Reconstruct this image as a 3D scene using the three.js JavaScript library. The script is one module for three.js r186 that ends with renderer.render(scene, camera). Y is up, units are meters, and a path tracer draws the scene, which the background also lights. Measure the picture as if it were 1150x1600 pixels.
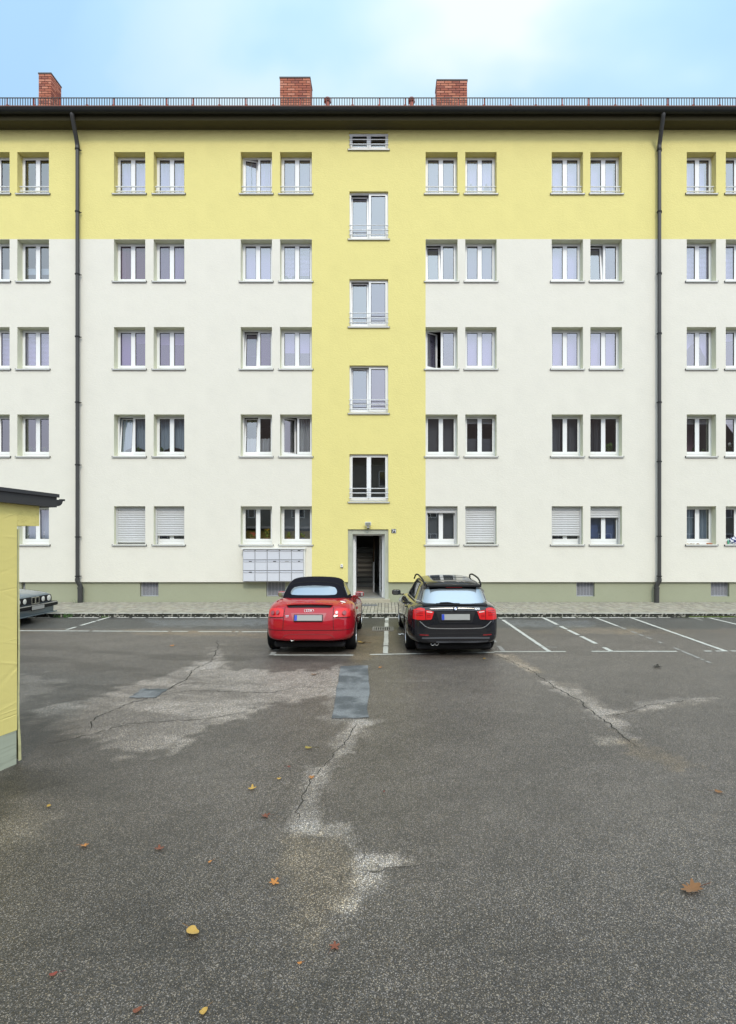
import * as THREE from 'three';
import { mergeGeometries } from 'three/addons/utils/BufferGeometryUtils.js';
import { RoundedBoxGeometry } from 'three/addons/geometries/RoundedBoxGeometry.js';
import { FontLoader } from 'three/addons/loaders/FontLoader.js';
import { TextGeometry } from 'three/addons/geometries/TextGeometry.js';
import { Brush, Evaluator, SUBTRACTION } from 'three-bvh-csg';

// ------------------------------------------------------------------ camera, sky, sun, exposure
const scene = new THREE.Scene();
const FOCAL = 880, EYE = 2.25, VX = 604, VY = 838;            // pixels of a 1150 x 1600 picture, metres
const camera = new THREE.PerspectiveCamera(2 * Math.atan(800 / FOCAL) * 180 / Math.PI, 1150 / 1600, 0.05, 900);
camera.position.set(0, EYE, 0);
camera.setViewOffset(1150, 1600, 575 - VX, 800 - VY, 1150, 1600);   // shift lens: verticals stay vertical
camera.updateProjectionMatrix();
const renderer = new THREE.WebGLRenderer({ antialias: true });
renderer.toneMapping = THREE.LinearToneMapping;
renderer.toneMappingExposure = 1.085;
renderer.shadowMap.enabled = true;
const SUN = new THREE.Vector3(0.16, 0.80, 0.61).normalize();

// noise
function rng(seed) { let a = seed >>> 0; return () => { a = (a + 0x6D2B79F5) | 0; let t = Math.imul(a ^ (a >>> 15), 1 | a); t = (t + Math.imul(t ^ (t >>> 7), 61 | t)) ^ t; return ((t ^ (t >>> 14)) >>> 0) / 4294967296; }; }
function h2(x, y, s = 0) { let n = Math.imul(x | 0, 374761393) + Math.imul(y | 0, 668265263) + Math.imul(s | 0, 974634777); n = Math.imul(n ^ (n >>> 13), 1274126177); return ((n ^ (n >>> 16)) >>> 0) / 4294967296; }
const sm = (t) => t * t * (3 - 2 * t);
function vn(x, y, s = 0, p = 0) {
  const xi = Math.floor(x), yi = Math.floor(y), u = sm(x - xi), v = sm(y - yi);
  const w = (i) => (p ? ((i % p) + p) % p : i);
  const a = h2(w(xi), w(yi), s), b = h2(w(xi + 1), w(yi), s), c = h2(w(xi), w(yi + 1), s), d = h2(w(xi + 1), w(yi + 1), s);
  return (a * (1 - u) + b * u) * (1 - v) + (c * (1 - u) + d * u) * v;
}
function fbm(x, y, s = 0, o = 4, p = 0) { let f = 0, a = .5, t = 0; for (let i = 0; i < o; i++) { f += a * vn(x, y, s + i * 17, p); t += a; x *= 2; y *= 2; p *= 2; a *= .5; } return f / t; }
const clamp = (v, a = 0, b = 1) => Math.min(b, Math.max(a, v));
const step = (a, b, v) => sm(clamp((v - a) / (b - a)));
const mix = (a, b, t) => a + (b - a) * t;

function makeSky() {
  const W = 1024, H = 512, d = new Float32Array(W * H * 4);
  for (let j = 0; j < H; j++) {
    const el = (j + .5) / H * Math.PI - Math.PI / 2, y = Math.sin(el), ce = Math.cos(el);
    for (let i = 0; i < W; i++) {
      const az = ((i + .5) / W - .5) * 2 * Math.PI, x = Math.cos(az) * ce, z = Math.sin(az) * ce;
      const up = Math.max(y, 0.02), k = 1.5 / (up + .55), px = x * k, pz = z * k;   // a cloud layer overhead
      let c = .45 * fbm(px * 1.3 + 7.3, pz * 1.3 + 2.1, 5, 5) + .55 * fbm(px * 3.1 + 1.7 + 1.2 * vn(px * 1.5, pz * 1.5, 8), pz * 5.2 + 4.4, 15, 6);
      const aw = Math.atan2(x, -z), ah = (v, w) => Math.exp(-(((aw - v) / w) ** 2));
      const cl = clamp(step(.45, .70, c) * .6 + .85 * ah(.20, .17) * step(.34, .58, c) - .6 * ah(-.55, .22)), veil = clamp(step(.22, .62, c) * .9 + .12 * ah(.05, .3) - .85 * ah(-.62, .24) - .2 * ah(.62, .16));
      const s = x * SUN.x + y * SUN.y + z * SUN.z, g = Math.pow(clamp(s * .5 + .5), 4.5);
      const b = .82 + .08 * y, blue = [.45, .72, 1.02], pale = [.60, .87, 1.04], white = [.88, .985, 1.03], haze = [.86, .86, 1.07], glow = [1.0, .97, .96];
      const o = (j * W + i) * 4, hz = step(.52, .1, y) * .85;
      for (let q = 0; q < 3; q++) {
        let v = mix(mix(mix(blue[q], pale[q], veil), white[q], Math.max(cl, step(.1, .5, g) * .6)), haze[q], hz);
        v *= b * mix(1, 2.9 * glow[q], g);
        if (y < 0) v *= .35;
        d[o + q] = v;
      }
      d[o + 3] = 1;
    }
  }
  const t = new THREE.DataTexture(d, W, H, THREE.RGBAFormat, THREE.FloatType);
  t.mapping = THREE.EquirectangularReflectionMapping; t.colorSpace = THREE.LinearSRGBColorSpace;
  t.magFilter = t.minFilter = THREE.LinearFilter; t.needsUpdate = true; return t;
}
const sky = makeSky();
scene.background = sky; scene.environment = sky;
const sun = new THREE.DirectionalLight(new THREE.Color(1, .91, .76), 1.5);
sun.position.copy(SUN).multiplyScalar(60); sun.target.position.set(0, 4, -12);
sun.castShadow = true; sun.shadow.radius = 20; sun.shadow.mapSize.set(2048, 2048);
Object.assign(sun.shadow.camera, { left: -30, right: 30, top: 30, bottom: -30, near: 1, far: 140 });
scene.add(sun, sun.target);

// ------------------------------------------------------------------ where a pixel of the plan stands
const WALL = 18.333, S = FOCAL / WALL;                          // the facade is 48 px to the metre
const FX = (px) => (px - VX) / S, FY = (py) => EYE - (py - VY) / S;
const G = (px, py) => [(px - VX) * EYE / (py - VY), -FOCAL * EYE / (py - VY)];
const KERB_Z = -15.66, PAVE_Y = 0.10;

// ------------------------------------------------------------------ helpers
const names = {};
function numbered(n) { const k = names[n] = (names[n] ?? -1) + 1; return k ? `${n}_${String(k).padStart(3, '0')}` : n; }
function tag(o, label, category, group, kind) { Object.assign(o.userData, { label, category }); if (group) o.userData.group = group; if (kind) o.userData.kind = kind; return o; }
function thing(name, label, category, pos = [0, 0, 0], turn = 0, group) {
  const o = new THREE.Group(); o.name = numbered(name); o.position.set(...pos); o.rotation.y = turn; scene.add(o); return tag(o, label, category, group);
}
function struct(name) { const o = new THREE.Group(); o.name = name; o.userData.kind = 'structure'; scene.add(o); return o; }
function plain(g) {
  const r = g.index ? g.toNonIndexed() : g.clone();
  for (const k of Object.keys(r.attributes)) if (!['position', 'normal', 'uv'].includes(k)) r.deleteAttribute(k);
  r.morphAttributes = {}; r.clearGroups(); return r;
}
function metric(g, scale = 1) {          // uv in metres by the way each face points
  const p = g.attributes.position, n = g.attributes.normal, uv = new Float32Array(p.count * 2);
  for (let i = 0; i < p.count; i++) {
    const ax = Math.abs(n.getX(i)), ay = Math.abs(n.getY(i)), az = Math.abs(n.getZ(i));
    const [u, v] = az >= ax && az >= ay ? [p.getX(i), p.getY(i)] : ay >= ax ? [p.getX(i), p.getZ(i)] : [p.getZ(i), p.getY(i)];
    uv[2 * i] = u / scale; uv[2 * i + 1] = v / scale;
  }
  g.setAttribute('uv', new THREE.BufferAttribute(uv, 2)); return g;
}
function geo(list) { const a = [].concat(list).map(plain); for (const g of a) if (!g.attributes.uv) metric(g); return a.length > 1 ? mergeGeometries(a) : a[0]; }
function part(name, g, mat, parent, label) {
  const m = new THREE.Mesh(Array.isArray(g) ? geo(g) : g, mat); m.name = name; m.castShadow = m.receiveShadow = true; parent.add(m);
  if (label) m.userData.label = label; return m;
}
function bx(w, h, d, x = 0, y = 0, z = 0) { const g = new THREE.BoxGeometry(w, h, d); g.translate(x, y, z); return g; }
function box2(x0, x1, y0, y1, z0, z1) { return bx(x1 - x0, y1 - y0, z1 - z0, (x0 + x1) / 2, (y0 + y1) / 2, (z0 + z1) / 2); }
function rb(w, h, d, r, x = 0, y = 0, z = 0, n = 2) { const g = new RoundedBoxGeometry(w, h, d, n, r); g.translate(x, y, z); return g; }
function cyl(r0, r1, h, n = 16, x = 0, y = 0, z = 0, axis = 'y') { const g = new THREE.CylinderGeometry(r0, r1, h, n); if (axis === 'x') g.rotateZ(Math.PI / 2); if (axis === 'z') g.rotateX(Math.PI / 2); g.translate(x, y, z); return g; }
function tube(pts, r, seg = 24, rad = 8, closed = false) { return new THREE.TubeGeometry(new THREE.CatmullRomCurve3(pts.map((p) => new THREE.Vector3(...p)), closed, 'catmullrom', .35), seg, r, rad, closed); }
function quads(list, uvScale = 1) {      // list of [a, b, c, d] counterclockwise
  const p = []; for (const [a, b, c, d] of list) p.push(...a, ...b, ...c, ...a, ...c, ...d);
  const g = new THREE.BufferGeometry(); g.setAttribute('position', new THREE.Float32BufferAttribute(p, 3)); g.computeVertexNormals(); return metric(g, uvScale);
}
const lin = (r, g, b) => new THREE.Color().setRGB(r, g, b);
const std = (r, g, b, rough = .8, o = {}) => new THREE.MeshStandardMaterial({ color: lin(r, g, b), roughness: rough, ...o });
const phys = (r, g, b, rough, o = {}) => new THREE.MeshPhysicalMaterial({ color: lin(r, g, b), roughness: rough, ...o });
function dataTex(w, h, fn, srgb = false) {
  const d = new Uint8Array(w * h * 4);
  for (let j = 0; j < h; j++) for (let i = 0; i < w; i++) { const c = fn(i, j), o = (j * w + i) * 4; for (let q = 0; q < 3; q++) d[o + q] = clamp(c[q]) * 255; d[o + 3] = 255; }
  const t = new THREE.DataTexture(d, w, h, THREE.RGBAFormat); t.wrapS = t.wrapT = THREE.RepeatWrapping; t.magFilter = t.minFilter = THREE.LinearFilter;
  if (srgb) t.colorSpace = THREE.SRGBColorSpace; t.needsUpdate = true; return t;
}
const toS = (v) => v <= .0031308 ? v * 12.92 : 1.055 * Math.pow(v, 1 / 2.4) - .055;
const rep = (t, u, v = u) => { const c = t.clone(); c.repeat.set(u, v); c.needsUpdate = true; return c; };

// ------------------------------------------------------------------ textures
const AGG = 2048, AGG_M = 2.2;            // stones of the asphalt, 1.6 mm a pixel
const aggHeight = new Uint8Array(AGG * AGG);
const aggTex = (() => {
  const cell = 5, n = Math.floor(AGG / cell), c2 = AGG / n;
  return dataTex(AGG, AGG, (i, j) => {
    const gx = i / c2, gy = j / c2, xi = Math.floor(gx), yi = Math.floor(gy); let best = 9, bx_ = 0, by_ = 0;
    for (let b = -1; b <= 1; b++) for (let a = -1; a <= 1; a++) {
      const X = (xi + a + n) % n, Y = (yi + b + n) % n, dx = xi + a + .15 + .7 * h2(X, Y, 1) - gx, dy = yi + b + .15 + .7 * h2(X, Y, 2) - gy;
      const q = dx * dx + dy * dy, size = .75 + .6 * h2(X, Y, 3), v = q / (size * size); if (v < best) { best = v; bx_ = X; by_ = Y; }
    }
    const r = h2(bx_, by_, 4), k = h2(bx_, by_, 5), e = step(.62, .18, best);
    aggHeight[j * AGG + i] = 255 * clamp(e * (.5 + .5 * h2(bx_, by_, 6)));
    let t = .20 + .85 * r * r; if (k > .89) t = 1.5 + 1.3 * r; if (k < .27) t *= .12;
    const tint = h2(bx_, by_, 7), w = tint < .25 ? [1.12, 1.02, .82] : tint > .75 ? [.95, 1.0, 1.08] : [1, 1, .97];
    const med = .82 + .36 * fbm(i / AGG * 24, j / AGG * 24, 9, 3, 24);
    const v = (.16 + e * t * .62) * med;
    return w.map((q) => toS(v * q * .62));
  }, true);
})();
const aggBump = dataTex(AGG, AGG, (i, j) => { const v = aggHeight[j * AGG + i] / 255; return [v, v, v]; });
// roughcast: small grains, a little wider than high
const plasterBump = dataTex(1024, 1024, (i, j) => { const u = i / 1024, v = j / 1024; const a = fbm(u * 48, v * 96, 21, 3, 48), b = vn(u * 160, v * 256, 22, 32); const t = .65 * a + .35 * b; return [t, t, t]; });
const plasterTint = dataTex(1024, 1024, (i, j) => { const u = i / 1024, v = j / 1024; const t = .955 + .06 * fbm(u * 6, v * 6, 31, 4, 6) - .02 * step(.62, .8, fbm(u * 40, v * 90, 33, 2, 40)); return [t, t, t * .995].map(toS); }, true);
const grime = dataTex(512, 512, (i, j) => { const u = i / 512, v = j / 512; const t = .80 + .26 * fbm(u * 5, v * 5, 41, 5, 5) - .14 * step(.58, .75, fbm(u * 14, v * 14, 47, 4, 14)); return [t, t, t].map(toS); }, true);
const stoneTex = dataTex(512, 512, (i, j) => { const u = i / 512, v = j / 512; const m = step(.54, .68, fbm(u * 22, v * 22, 51, 4, 22)), n = .7 + .5 * fbm(u * 60, v * 60, 52, 2, 60); return [mix(.035, .34, m) * n, mix(.035, .325, m) * n, mix(.027, .28, m) * n].map(toS); }, true);  // kerb faces: dirt, with broken shadows painted into the mottling
const brickTex = dataTex(256, 256, (i, j) => { const u = i / 256, v = j / 256; const t = .75 + .45 * fbm(u * 12, v * 12, 61, 4, 12); return [t, t, t].map((q) => toS(q)); }, true);
const netTex = dataTex(128, 128, (i, j) => { const t = ((i >> 1) + (j >> 1)) % 2 ? .92 : .8; return [t, t, t].map(toS); }, true);
const leafTex = dataTex(256, 256, (i, j) => { const t = .75 + .5 * fbm(i / 32, j / 32, 71, 4, 8); return [t, t * .98, t * .9].map(toS); }, true);
// trowel strokes of the garage render: slanting arcs
const strokeBump = (() => {
  const N = 1024, a = new Float32Array(N * N).fill(.5), R = rng(5);
  for (let k = 0; k < 230; k++) {
    const x0 = R() * N, y0 = R() * N, L = 60 + R() * 170, th = (R() - .3) * 2.2, cv = (R() - .5) * .012, dep = (R() < .5 ? -.34 : .3) * (.5 + .5 * R()), w = 2 + R() * 3;
    for (let s = 0; s < L; s += .7) {
      const an = th + cv * s, x = x0 + Math.cos(an) * s, y = y0 + Math.sin(an) * s, f = Math.sin(Math.PI * s / L);
      for (let q = -6; q <= 6; q++) { const X = Math.round(x - Math.sin(an) * q), Y = Math.round(y + Math.cos(an) * q), o = (((Y % N) + N) % N) * N + ((X % N) + N) % N; const v = .5 + dep * f * Math.exp(-(q * q) / (w * w)) ; if (Math.abs(v - .5) > Math.abs(a[o] - .5)) a[o] = v; }
    }
  }
  return dataTex(N, N, (i, j) => { const v = a[j * N + i] * .85 + .15 * fbm(i / N * 60, j / N * 60, 81, 3, 60); return [v, v, v]; });
})();

// ------------------------------------------------------------------ materials
const M = {
  white: std(.735, .705, .625, .92, { map: rep(plasterTint, .5), bumpMap: rep(plasterBump, .5), bumpScale: .004 }),
  yellow: std(.74, .655, .255, .92, { map: rep(plasterTint, .5), bumpMap: rep(plasterBump, .5), bumpScale: .007 }),
  plinth: std(.335, .345, .245, .92, { map: rep(plasterTint, .35), bumpMap: rep(plasterBump, .4), bumpScale: .002 }),
  surround: std(.44, .455, .385, .85, { map: rep(grime, .5) }),
  frame: phys(.80, .80, .80, .32, {}),
  sill: std(.46, .46, .44, .5, { metalness: .2 }),
  gasket: std(.012, .012, .014, .7),
  rail: std(.68, .69, .70, .4),
  shutter: std(.54, .54, .55, .55),
  net: phys(.80, .82, .86, .95, { map: rep(netTex, 30), transmission: .25, side: THREE.DoubleSide }),
  sheet: phys(.78, .79, .82, .95, { transmission: .15 }),
  drape: phys(.34, .42, .50, .95, { transmission: .1 }),
  plum: phys(.26, .14, .21, .95, { transmission: .15 }),
  slate: phys(.10, .11, .13, .9),
  blueblind: std(.10, .16, .38, .6),
  blind: std(.74, .77, .79, .6),
  room: std(.30, .28, .25, .95), roomDark: std(.12, .105, .095, .95), stairWall: std(.34, .34, .31, .9), stairStone: std(.36, .34, .31, .8),
  zinc: phys(.014, .015, .015, .6, { specularIntensity: .6 }), zincPipe: std(.055, .054, .053, .5, { metalness: .2 }),
  wood: std(.016, .012, .009, .85), roof: std(.22, .09, .06, .85), guard: std(.035, .025, .022, .6), bracket: std(.34, .06, .035, .7),
  mortar: std(.045, .036, .034, .95),
  mail: std(.60, .61, .665, .42), mailDark: std(.05, .05, .055, .6), mailHood: std(.74, .74, .72, .5),
  line: std(.52, .52, .48, .8, { map: rep(grime, .9), bumpMap: aggBump, bumpScale: .001 }), lineOld: std(.30, .29, .27, .85, { map: rep(grime, .9) }),
  crack: std(.052, .047, .040, .95),
  rubber: phys(.010, .010, .011, .9, { specularIntensity: .35 }), alu: std(.62, .63, .65, .3, { metalness: .9 }), chrome: std(.62, .62, .63, .25, { metalness: 1 }),
  plastic: phys(.012, .012, .014, .6, { specularIntensity: .5 }), plate: std(.34, .34, .33, .55), plateBlue: std(.02, .06, .5, .5),
  red: phys(.36, .004, .013, .6, { specularIntensity: .25, clearcoat: 1, clearcoatRoughness: .03 }), black: phys(.006, .006, .009, .6, { specularIntensity: .2, clearcoat: 1, clearcoatRoughness: .02 }),
  grey: phys(.085, .125, .155, .4, { metalness: .3, clearcoat: 1, clearcoatRoughness: .05 }),
  cloth: phys(.010, .010, .015, .95, { specularIntensity: .15 }), lampRed: phys(.60, .010, .012, .5, { specularIntensity: .3, clearcoat: .8, clearcoatRoughness: .04 }), lampDark: phys(.22, .006, .010, .15, { clearcoat: 1 }), lampClear: phys(.66, .52, .52, .45),
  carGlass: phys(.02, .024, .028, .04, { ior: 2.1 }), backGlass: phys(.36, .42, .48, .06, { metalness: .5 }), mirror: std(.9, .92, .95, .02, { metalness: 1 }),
  terracotta: std(.42, .14, .08, .85), potWhite: std(.7, .7, .68, .4), potBlue: std(.03, .06, .4, .4), green: phys(.06, .16, .025, .7, { transmission: .2 }), greenLight: phys(.16, .30, .05, .7, { transmission: .2 }), petalRed: phys(.62, .06, .08, .7), petalWhite: phys(.8, .8, .78, .7), petalYellow: phys(.7, .45, .04, .7),
};
const pane = new THREE.MeshPhysicalMaterial({ color: lin(.80, .82, .84), roughness: 0, transmission: 1, thickness: 0, ior: 1.5 });
pane.ior = 2.8;                            // a coated insulating pane sends back about a quarter of the light

const reflective = (r, g, b, t, n = 3.0) => { const m = new THREE.MeshPhysicalMaterial({ color: lin(r, g, b), roughness: 0, transmission: t, thickness: 0, ior: 1.5 }); m.ior = n; return m; };   // mauve, plum and violet reflections put into the pane colour
const paneMauve = reflective(.64, .60, .86, .89), panePlum = reflective(.34, .20, .34, .74, 2.1), paneViolet = reflective(.40, .31, .56, .76, 2.3);
// ------------------------------------------------------------------ ground
const ground = struct('ground');
{
  part('far_ground', [quads([[[-300, -.012, 300], [300, -.012, 300], [300, -.012, -300], [-300, -.012, -300]]])], std(.09, .088, .08, .9), ground);
  const P = (l) => l.map(([x, y]) => G(x, y));
  function sdist(poly, x, z) {           // signed distance, inside positive
    let d = 1e9, inside = false;
    for (let i = 0, j = poly.length - 1; i < poly.length; j = i++) {
      const [ax, az] = poly[j], [bx_, bz] = poly[i], ex = bx_ - ax, ez = bz - az, t = clamp(((x - ax) * ex + (z - az) * ez) / (ex * ex + ez * ez));
      d = Math.min(d, Math.hypot(x - ax - ex * t, z - az - ez * t));
      if ((az > z) !== (bz > z) && x < (bx_ - ax) * (z - az) / (bz - az) + ax) inside = !inside;
    }
    return inside ? d : -d;
  }
  // dried, damp, muddy and whitened areas, and a painted near darkening: [outline in the plan, tint, raggedness, edge]
  const marks = [
    [[[-60, 1212], [110, 1218], [250, 1285], [400, 1400], [470, 1500], [800, 1485], [1190, 1440], [1250, 1700], [-60, 1700]], [.74, .735, .72], .9, .9],  // damp at left; along the near edge the lens darkening is painted in
    [[[195, 1072], [262, 1054], [345, 1024], [356, 1044], [420, 1050], [529, 1046], [522, 1086], [430, 1098], [385, 1114], [340, 1128], [300, 1146], [250, 1176], [185, 1180], [150, 1156], [100, 1146], [30, 1122], [90, 1100], [160, 1088]], [2.75, 2.8, 2.86], .38, .18],
    [[[0, 1062], [45, 1050], [110, 1064], [60, 1090], [0, 1105]], [2.0, 2.0, 2.0], .5, .2],
    [[[0, 1245], [80, 1250], [60, 1310], [0, 1330]], [1.61, 1.6, 1.53], .35, .25],
    [[[0, 1190], [60, 1200], [110, 1215], [60, 1240], [0, 1250]], [0.62, 0.6, 0.56], .35, .25],
    [[[20, 1110], [110, 1120], [150, 1150], [100, 1180], [20, 1170]], [0.62, 0.6, 0.57], .4, .25],
    [[[545, 1128], [580, 1128], [582, 1155], [560, 1150], [540, 1145]], [1.5, 1.5, 1.5], .12, .08],
    [[[543, 1164], [545, 1170], [512, 1195], [500, 1222], [478, 1236], [455, 1252], [468, 1228], [495, 1200], [520, 1176]], [1.35, 1.35, 1.33], .10, .05],
    [[[460, 1292], [555, 1284], [550, 1312], [515, 1312], [460, 1302]], [1.3, 1.3, 1.28], .10, .06],
    [[[562, 1338], [615, 1335], [660, 1342], [648, 1353], [600, 1358], [563, 1360]], [1.6, 1.6, 1.58], .07, .04],
    [[[558, 1364], [610, 1362], [570, 1395], [545, 1420], [532, 1418], [545, 1390]], [1.35, 1.35, 1.33], .08, .05],
    [[[450, 1305], [535, 1312], [560, 1350], [545, 1395], [515, 1450], [490, 1480], [460, 1440], [440, 1350]], [1.5, 1.42, 1.24], .16, .14],
    [[[840, 1062], [905, 1068], [960, 1112], [1000, 1108], [1020, 1100], [1120, 1090], [1118, 1097], [1010, 1112], [962, 1120], [985, 1140], [970, 1142], [900, 1096]], [1.5, 1.48, 1.44], .10, .07],
    [[[930, 1148], [970, 1150], [972, 1164], [930, 1164]], [2.22, 2.22, 2.15], .12, .06],
    [[[960, 1140], [1010, 1165], [1090, 1195], [1060, 1205], [985, 1180]], [1.35, 1.24, 1.05], .2, .15],
    [[[770, 1022], [800, 1022], [850, 1050], [830, 1052]], [1.61, 1.49, 1.28], .15, .1],
    [[[555, 992], [600, 995], [598, 1020], [560, 1038], [548, 1030]], [1.4, 1.26, 1.0], .18, .12],
    [[[230, 968], [440, 968], [400, 978], [240, 979]], [1.79, 1.88, 2.02], .5, .2],
    [[[780, 968], [925, 970], [925, 980], [800, 979]], [1.88, 1.98, 2.15], .4, .2],
    [[[860, 978], [1010, 980], [1000, 992], [880, 988]], [1.6, 1.5, 1.3], .5, .25],
    [[[200, 985], [430, 990], [430, 996], [200, 990]], [1.4, 1.28, 1.08], .5, .2],
  ].map(([l, c, rag, edge]) => [P(l), c, rag, edge]);
  for (const m of marks) { const xs = m[0].map((p) => p[0]), zs = m[0].map((p) => p[1]); m.push(Math.min(...xs) - 1, Math.max(...xs) + 1, Math.min(...zs) - 1, Math.max(...zs) + 1); }
  // pale, eroded flanks along the cracks: [line, half width, tint, shift to one side]
  const flanks = [
    [[[560, 1128], [548, 1140], [541, 1156], [516, 1184], [500, 1200], [487, 1219], [475, 1236], [465, 1264], [462, 1288]], .16, 1.9, .04], [[[462, 1296], [500, 1298], [545, 1296]], .13, 1.7, 0], [[[545, 1310], [566, 1340]], .10, 1.6, 0],
    [[[560, 1348], [610, 1346], [655, 1343]], .12, 2.2, 0], [[[575, 1366], [558, 1392], [540, 1415]], .11, 1.9, 0], [[[850, 1066], [870, 1076], [902, 1092], [926, 1114], [950, 1130], [968, 1146]], .22, 1.7, .06], [[[940, 1114], [990, 1108], [1010, 1100], [1050, 1094], [1115, 1090]], .17, 1.8, 0],
    [[[528, 1040], [524, 1080], [516, 1124], [545, 1128], [580, 1128]], .16, 1.7, 0], [[[604, 1064], [680, 1064], [700, 1062]], .05, 1.5, 0], [[[780, 1022], [830, 1046]], .14, 1.5, 0], [[[340, 1010], [338, 1030], [310, 1044]], .25, 1.5, 0],
  ].map(([l, ...r]) => { const q = P(l); return [q, ...r, Math.min(...q.map((p) => p[0])) - .6, Math.max(...q.map((p) => p[0])) + .6, Math.min(...q.map((p) => p[1])) - .6, Math.max(...q.map((p) => p[1])) + .6]; });
  const x0 = -14, x1 = 14, z0 = KERB_Z, z1 = 4, c = .05, nx = Math.round((x1 - x0) / c), nz = Math.round((z1 - z0) / c);
  const pos = new Float32Array((nx + 1) * (nz + 1) * 3), col = new Float32Array(pos.length), uv = new Float32Array((nx + 1) * (nz + 1) * 2), nor = new Float32Array(pos.length), idx = [];
  for (let j = 0; j <= nz; j++) for (let i = 0; i <= nx; i++) {
    const k = j * (nx + 1) + i, x = x0 + (x1 - x0) * i / nx, z = z0 + (z1 - z0) * j / nz;
    pos.set([x, 0, z], k * 3); nor.set([0, 1, 0], k * 3); uv.set([x / AGG_M, z / AGG_M], k * 2);
    const big = fbm(x * .28 + 3, z * .5 + 9, 91, 4), mid = fbm(x * 1.4, z * 2.2, 95, 4), streak = fbm((x + z * .5) * .55, (z - x * .25) * 2.2, 97, 4), fine = fbm(x * 7, z * 7, 99, 3);
    let t = .62 + .42 * big + .30 * (mid - .5) + .20 * (fine - .5);
    let r = t * .785, g = t * .67, b = t * .595;
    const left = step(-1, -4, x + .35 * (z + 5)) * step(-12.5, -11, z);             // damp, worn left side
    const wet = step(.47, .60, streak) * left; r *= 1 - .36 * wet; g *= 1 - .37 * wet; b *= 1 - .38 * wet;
    const strip = step(-13.6 - .5 * (mid - .5), -13.9 - .5 * (mid - .5), z); r = mix(r, .44 * t, strip); g = mix(g, .44 * t, strip); b = mix(b, .44 * t, strip);  // newer strip along the kerb
    const mud = Math.exp(-(((z + 13.35 + .3 * (mid - .5)) / .35) ** 2)) * step(.35, .6, fbm(x * .8, 3, 101, 3)); r *= 1 + .32 * mud; g *= 1 + .24 * mud; b *= 1 + .10 * mud;
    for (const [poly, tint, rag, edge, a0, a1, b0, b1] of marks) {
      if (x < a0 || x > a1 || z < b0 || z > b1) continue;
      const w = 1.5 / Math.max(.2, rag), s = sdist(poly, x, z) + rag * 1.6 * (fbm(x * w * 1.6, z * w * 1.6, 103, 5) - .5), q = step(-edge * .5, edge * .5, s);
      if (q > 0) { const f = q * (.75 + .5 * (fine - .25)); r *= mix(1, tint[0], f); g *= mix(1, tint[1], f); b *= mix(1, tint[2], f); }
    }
    for (const [l, hw, tint, sh, a0, a1, b0, b1] of flanks) {
      if (x < a0 || x > a1 || z < b0 || z > b1) continue; let d = 9;
      for (let q = 1; q < l.length; q++) { const [ax, az] = l[q - 1], ex = l[q][0] - ax, ez = l[q][1] - az, u = clamp(((x - sh - ax) * ex + (z - az) * ez) / (ex * ex + ez * ez)); d = Math.min(d, Math.hypot(x - sh - ax - ex * u, z - az - ez * u)); }
      const q = step(-.02, .05, hw * (2.6 * fbm(x * 5 + 3, z * 5, 107, 4) - .75) - d) * (.7 + .6 * (fine - .3)); r *= mix(1, tint * 1.18, q); g *= mix(1, tint * 1.21, q); b *= mix(1, tint * 1.25, q);
    }
    const cap = Math.min(1, 1.95 / Math.max(r, g, b)) / 2; col.set([r * cap, g * cap, b * cap].map((v) => Math.max(v, .025)), k * 3);
  }
  for (let j = 0; j < nz; j++) for (let i = 0; i < nx; i++) { const a = j * (nx + 1) + i, b = a + nx + 1; idx.push(a, b, a + 1, b, b + 1, a + 1); }
  const g = new THREE.BufferGeometry();
  g.setAttribute('position', new THREE.BufferAttribute(pos, 3)); g.setAttribute('normal', new THREE.BufferAttribute(nor, 3)); g.setAttribute('uv', new THREE.BufferAttribute(uv, 2)); g.setAttribute('color', new THREE.BufferAttribute(col, 3)); g.setIndex(idx);
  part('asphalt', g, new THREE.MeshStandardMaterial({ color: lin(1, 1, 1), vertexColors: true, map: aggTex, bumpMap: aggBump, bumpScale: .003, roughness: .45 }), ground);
  // repaired squares
  const patchTex = dataTex(512, 512, (i, j) => { const u = i / 512, v = j / 512; const a = fbm(u * 7, v * 7, 111, 6, 7), w = step(.36, .70, a), n = .75 + .5 * vn(u * 200, v * 200, 112, 200); return [mix(.078, .18, w) * n, mix(.084, .187, w) * n, mix(.089, .193, w) * n].map(toS); }, true);
  const pm = std(1, 1, 1, .75, { map: rep(patchTex, .5), bumpMap: aggBump, bumpScale: .0015 });
  const flat = (list, y) => { const s = new THREE.Shape(list.map(([x, z]) => new THREE.Vector2(x, -z))); const q = new THREE.ExtrudeGeometry(s, { depth: .006, bevelEnabled: false }); q.rotateX(-Math.PI / 2); q.translate(0, y, 0); return metric(plain(q)); };
  const rag = (l, seed, a) => { const o = [], R = rng(seed); for (let i = 0; i < l.length; i++) { const p = l[i], q = l[(i + 1) % l.length]; for (let k = 0; k < 8; k++) { const t = k / 8; o.push([mix(p[0], q[0], t) + (R() - .5) * a, mix(p[1], q[1], t) + (R() - .5) * a]); } } return o; };
  part('asphalt_patch', flat(rag(P([[531, 1042], [576, 1040], [575, 1122], [518, 1123]]), 3, .045), .004), pm, ground);
  part('asphalt_patch', flat(rag(P([[221, 1077], [262, 1077], [243, 1091], [202, 1091]]), 4, .04), .004), pm, ground);
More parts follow.
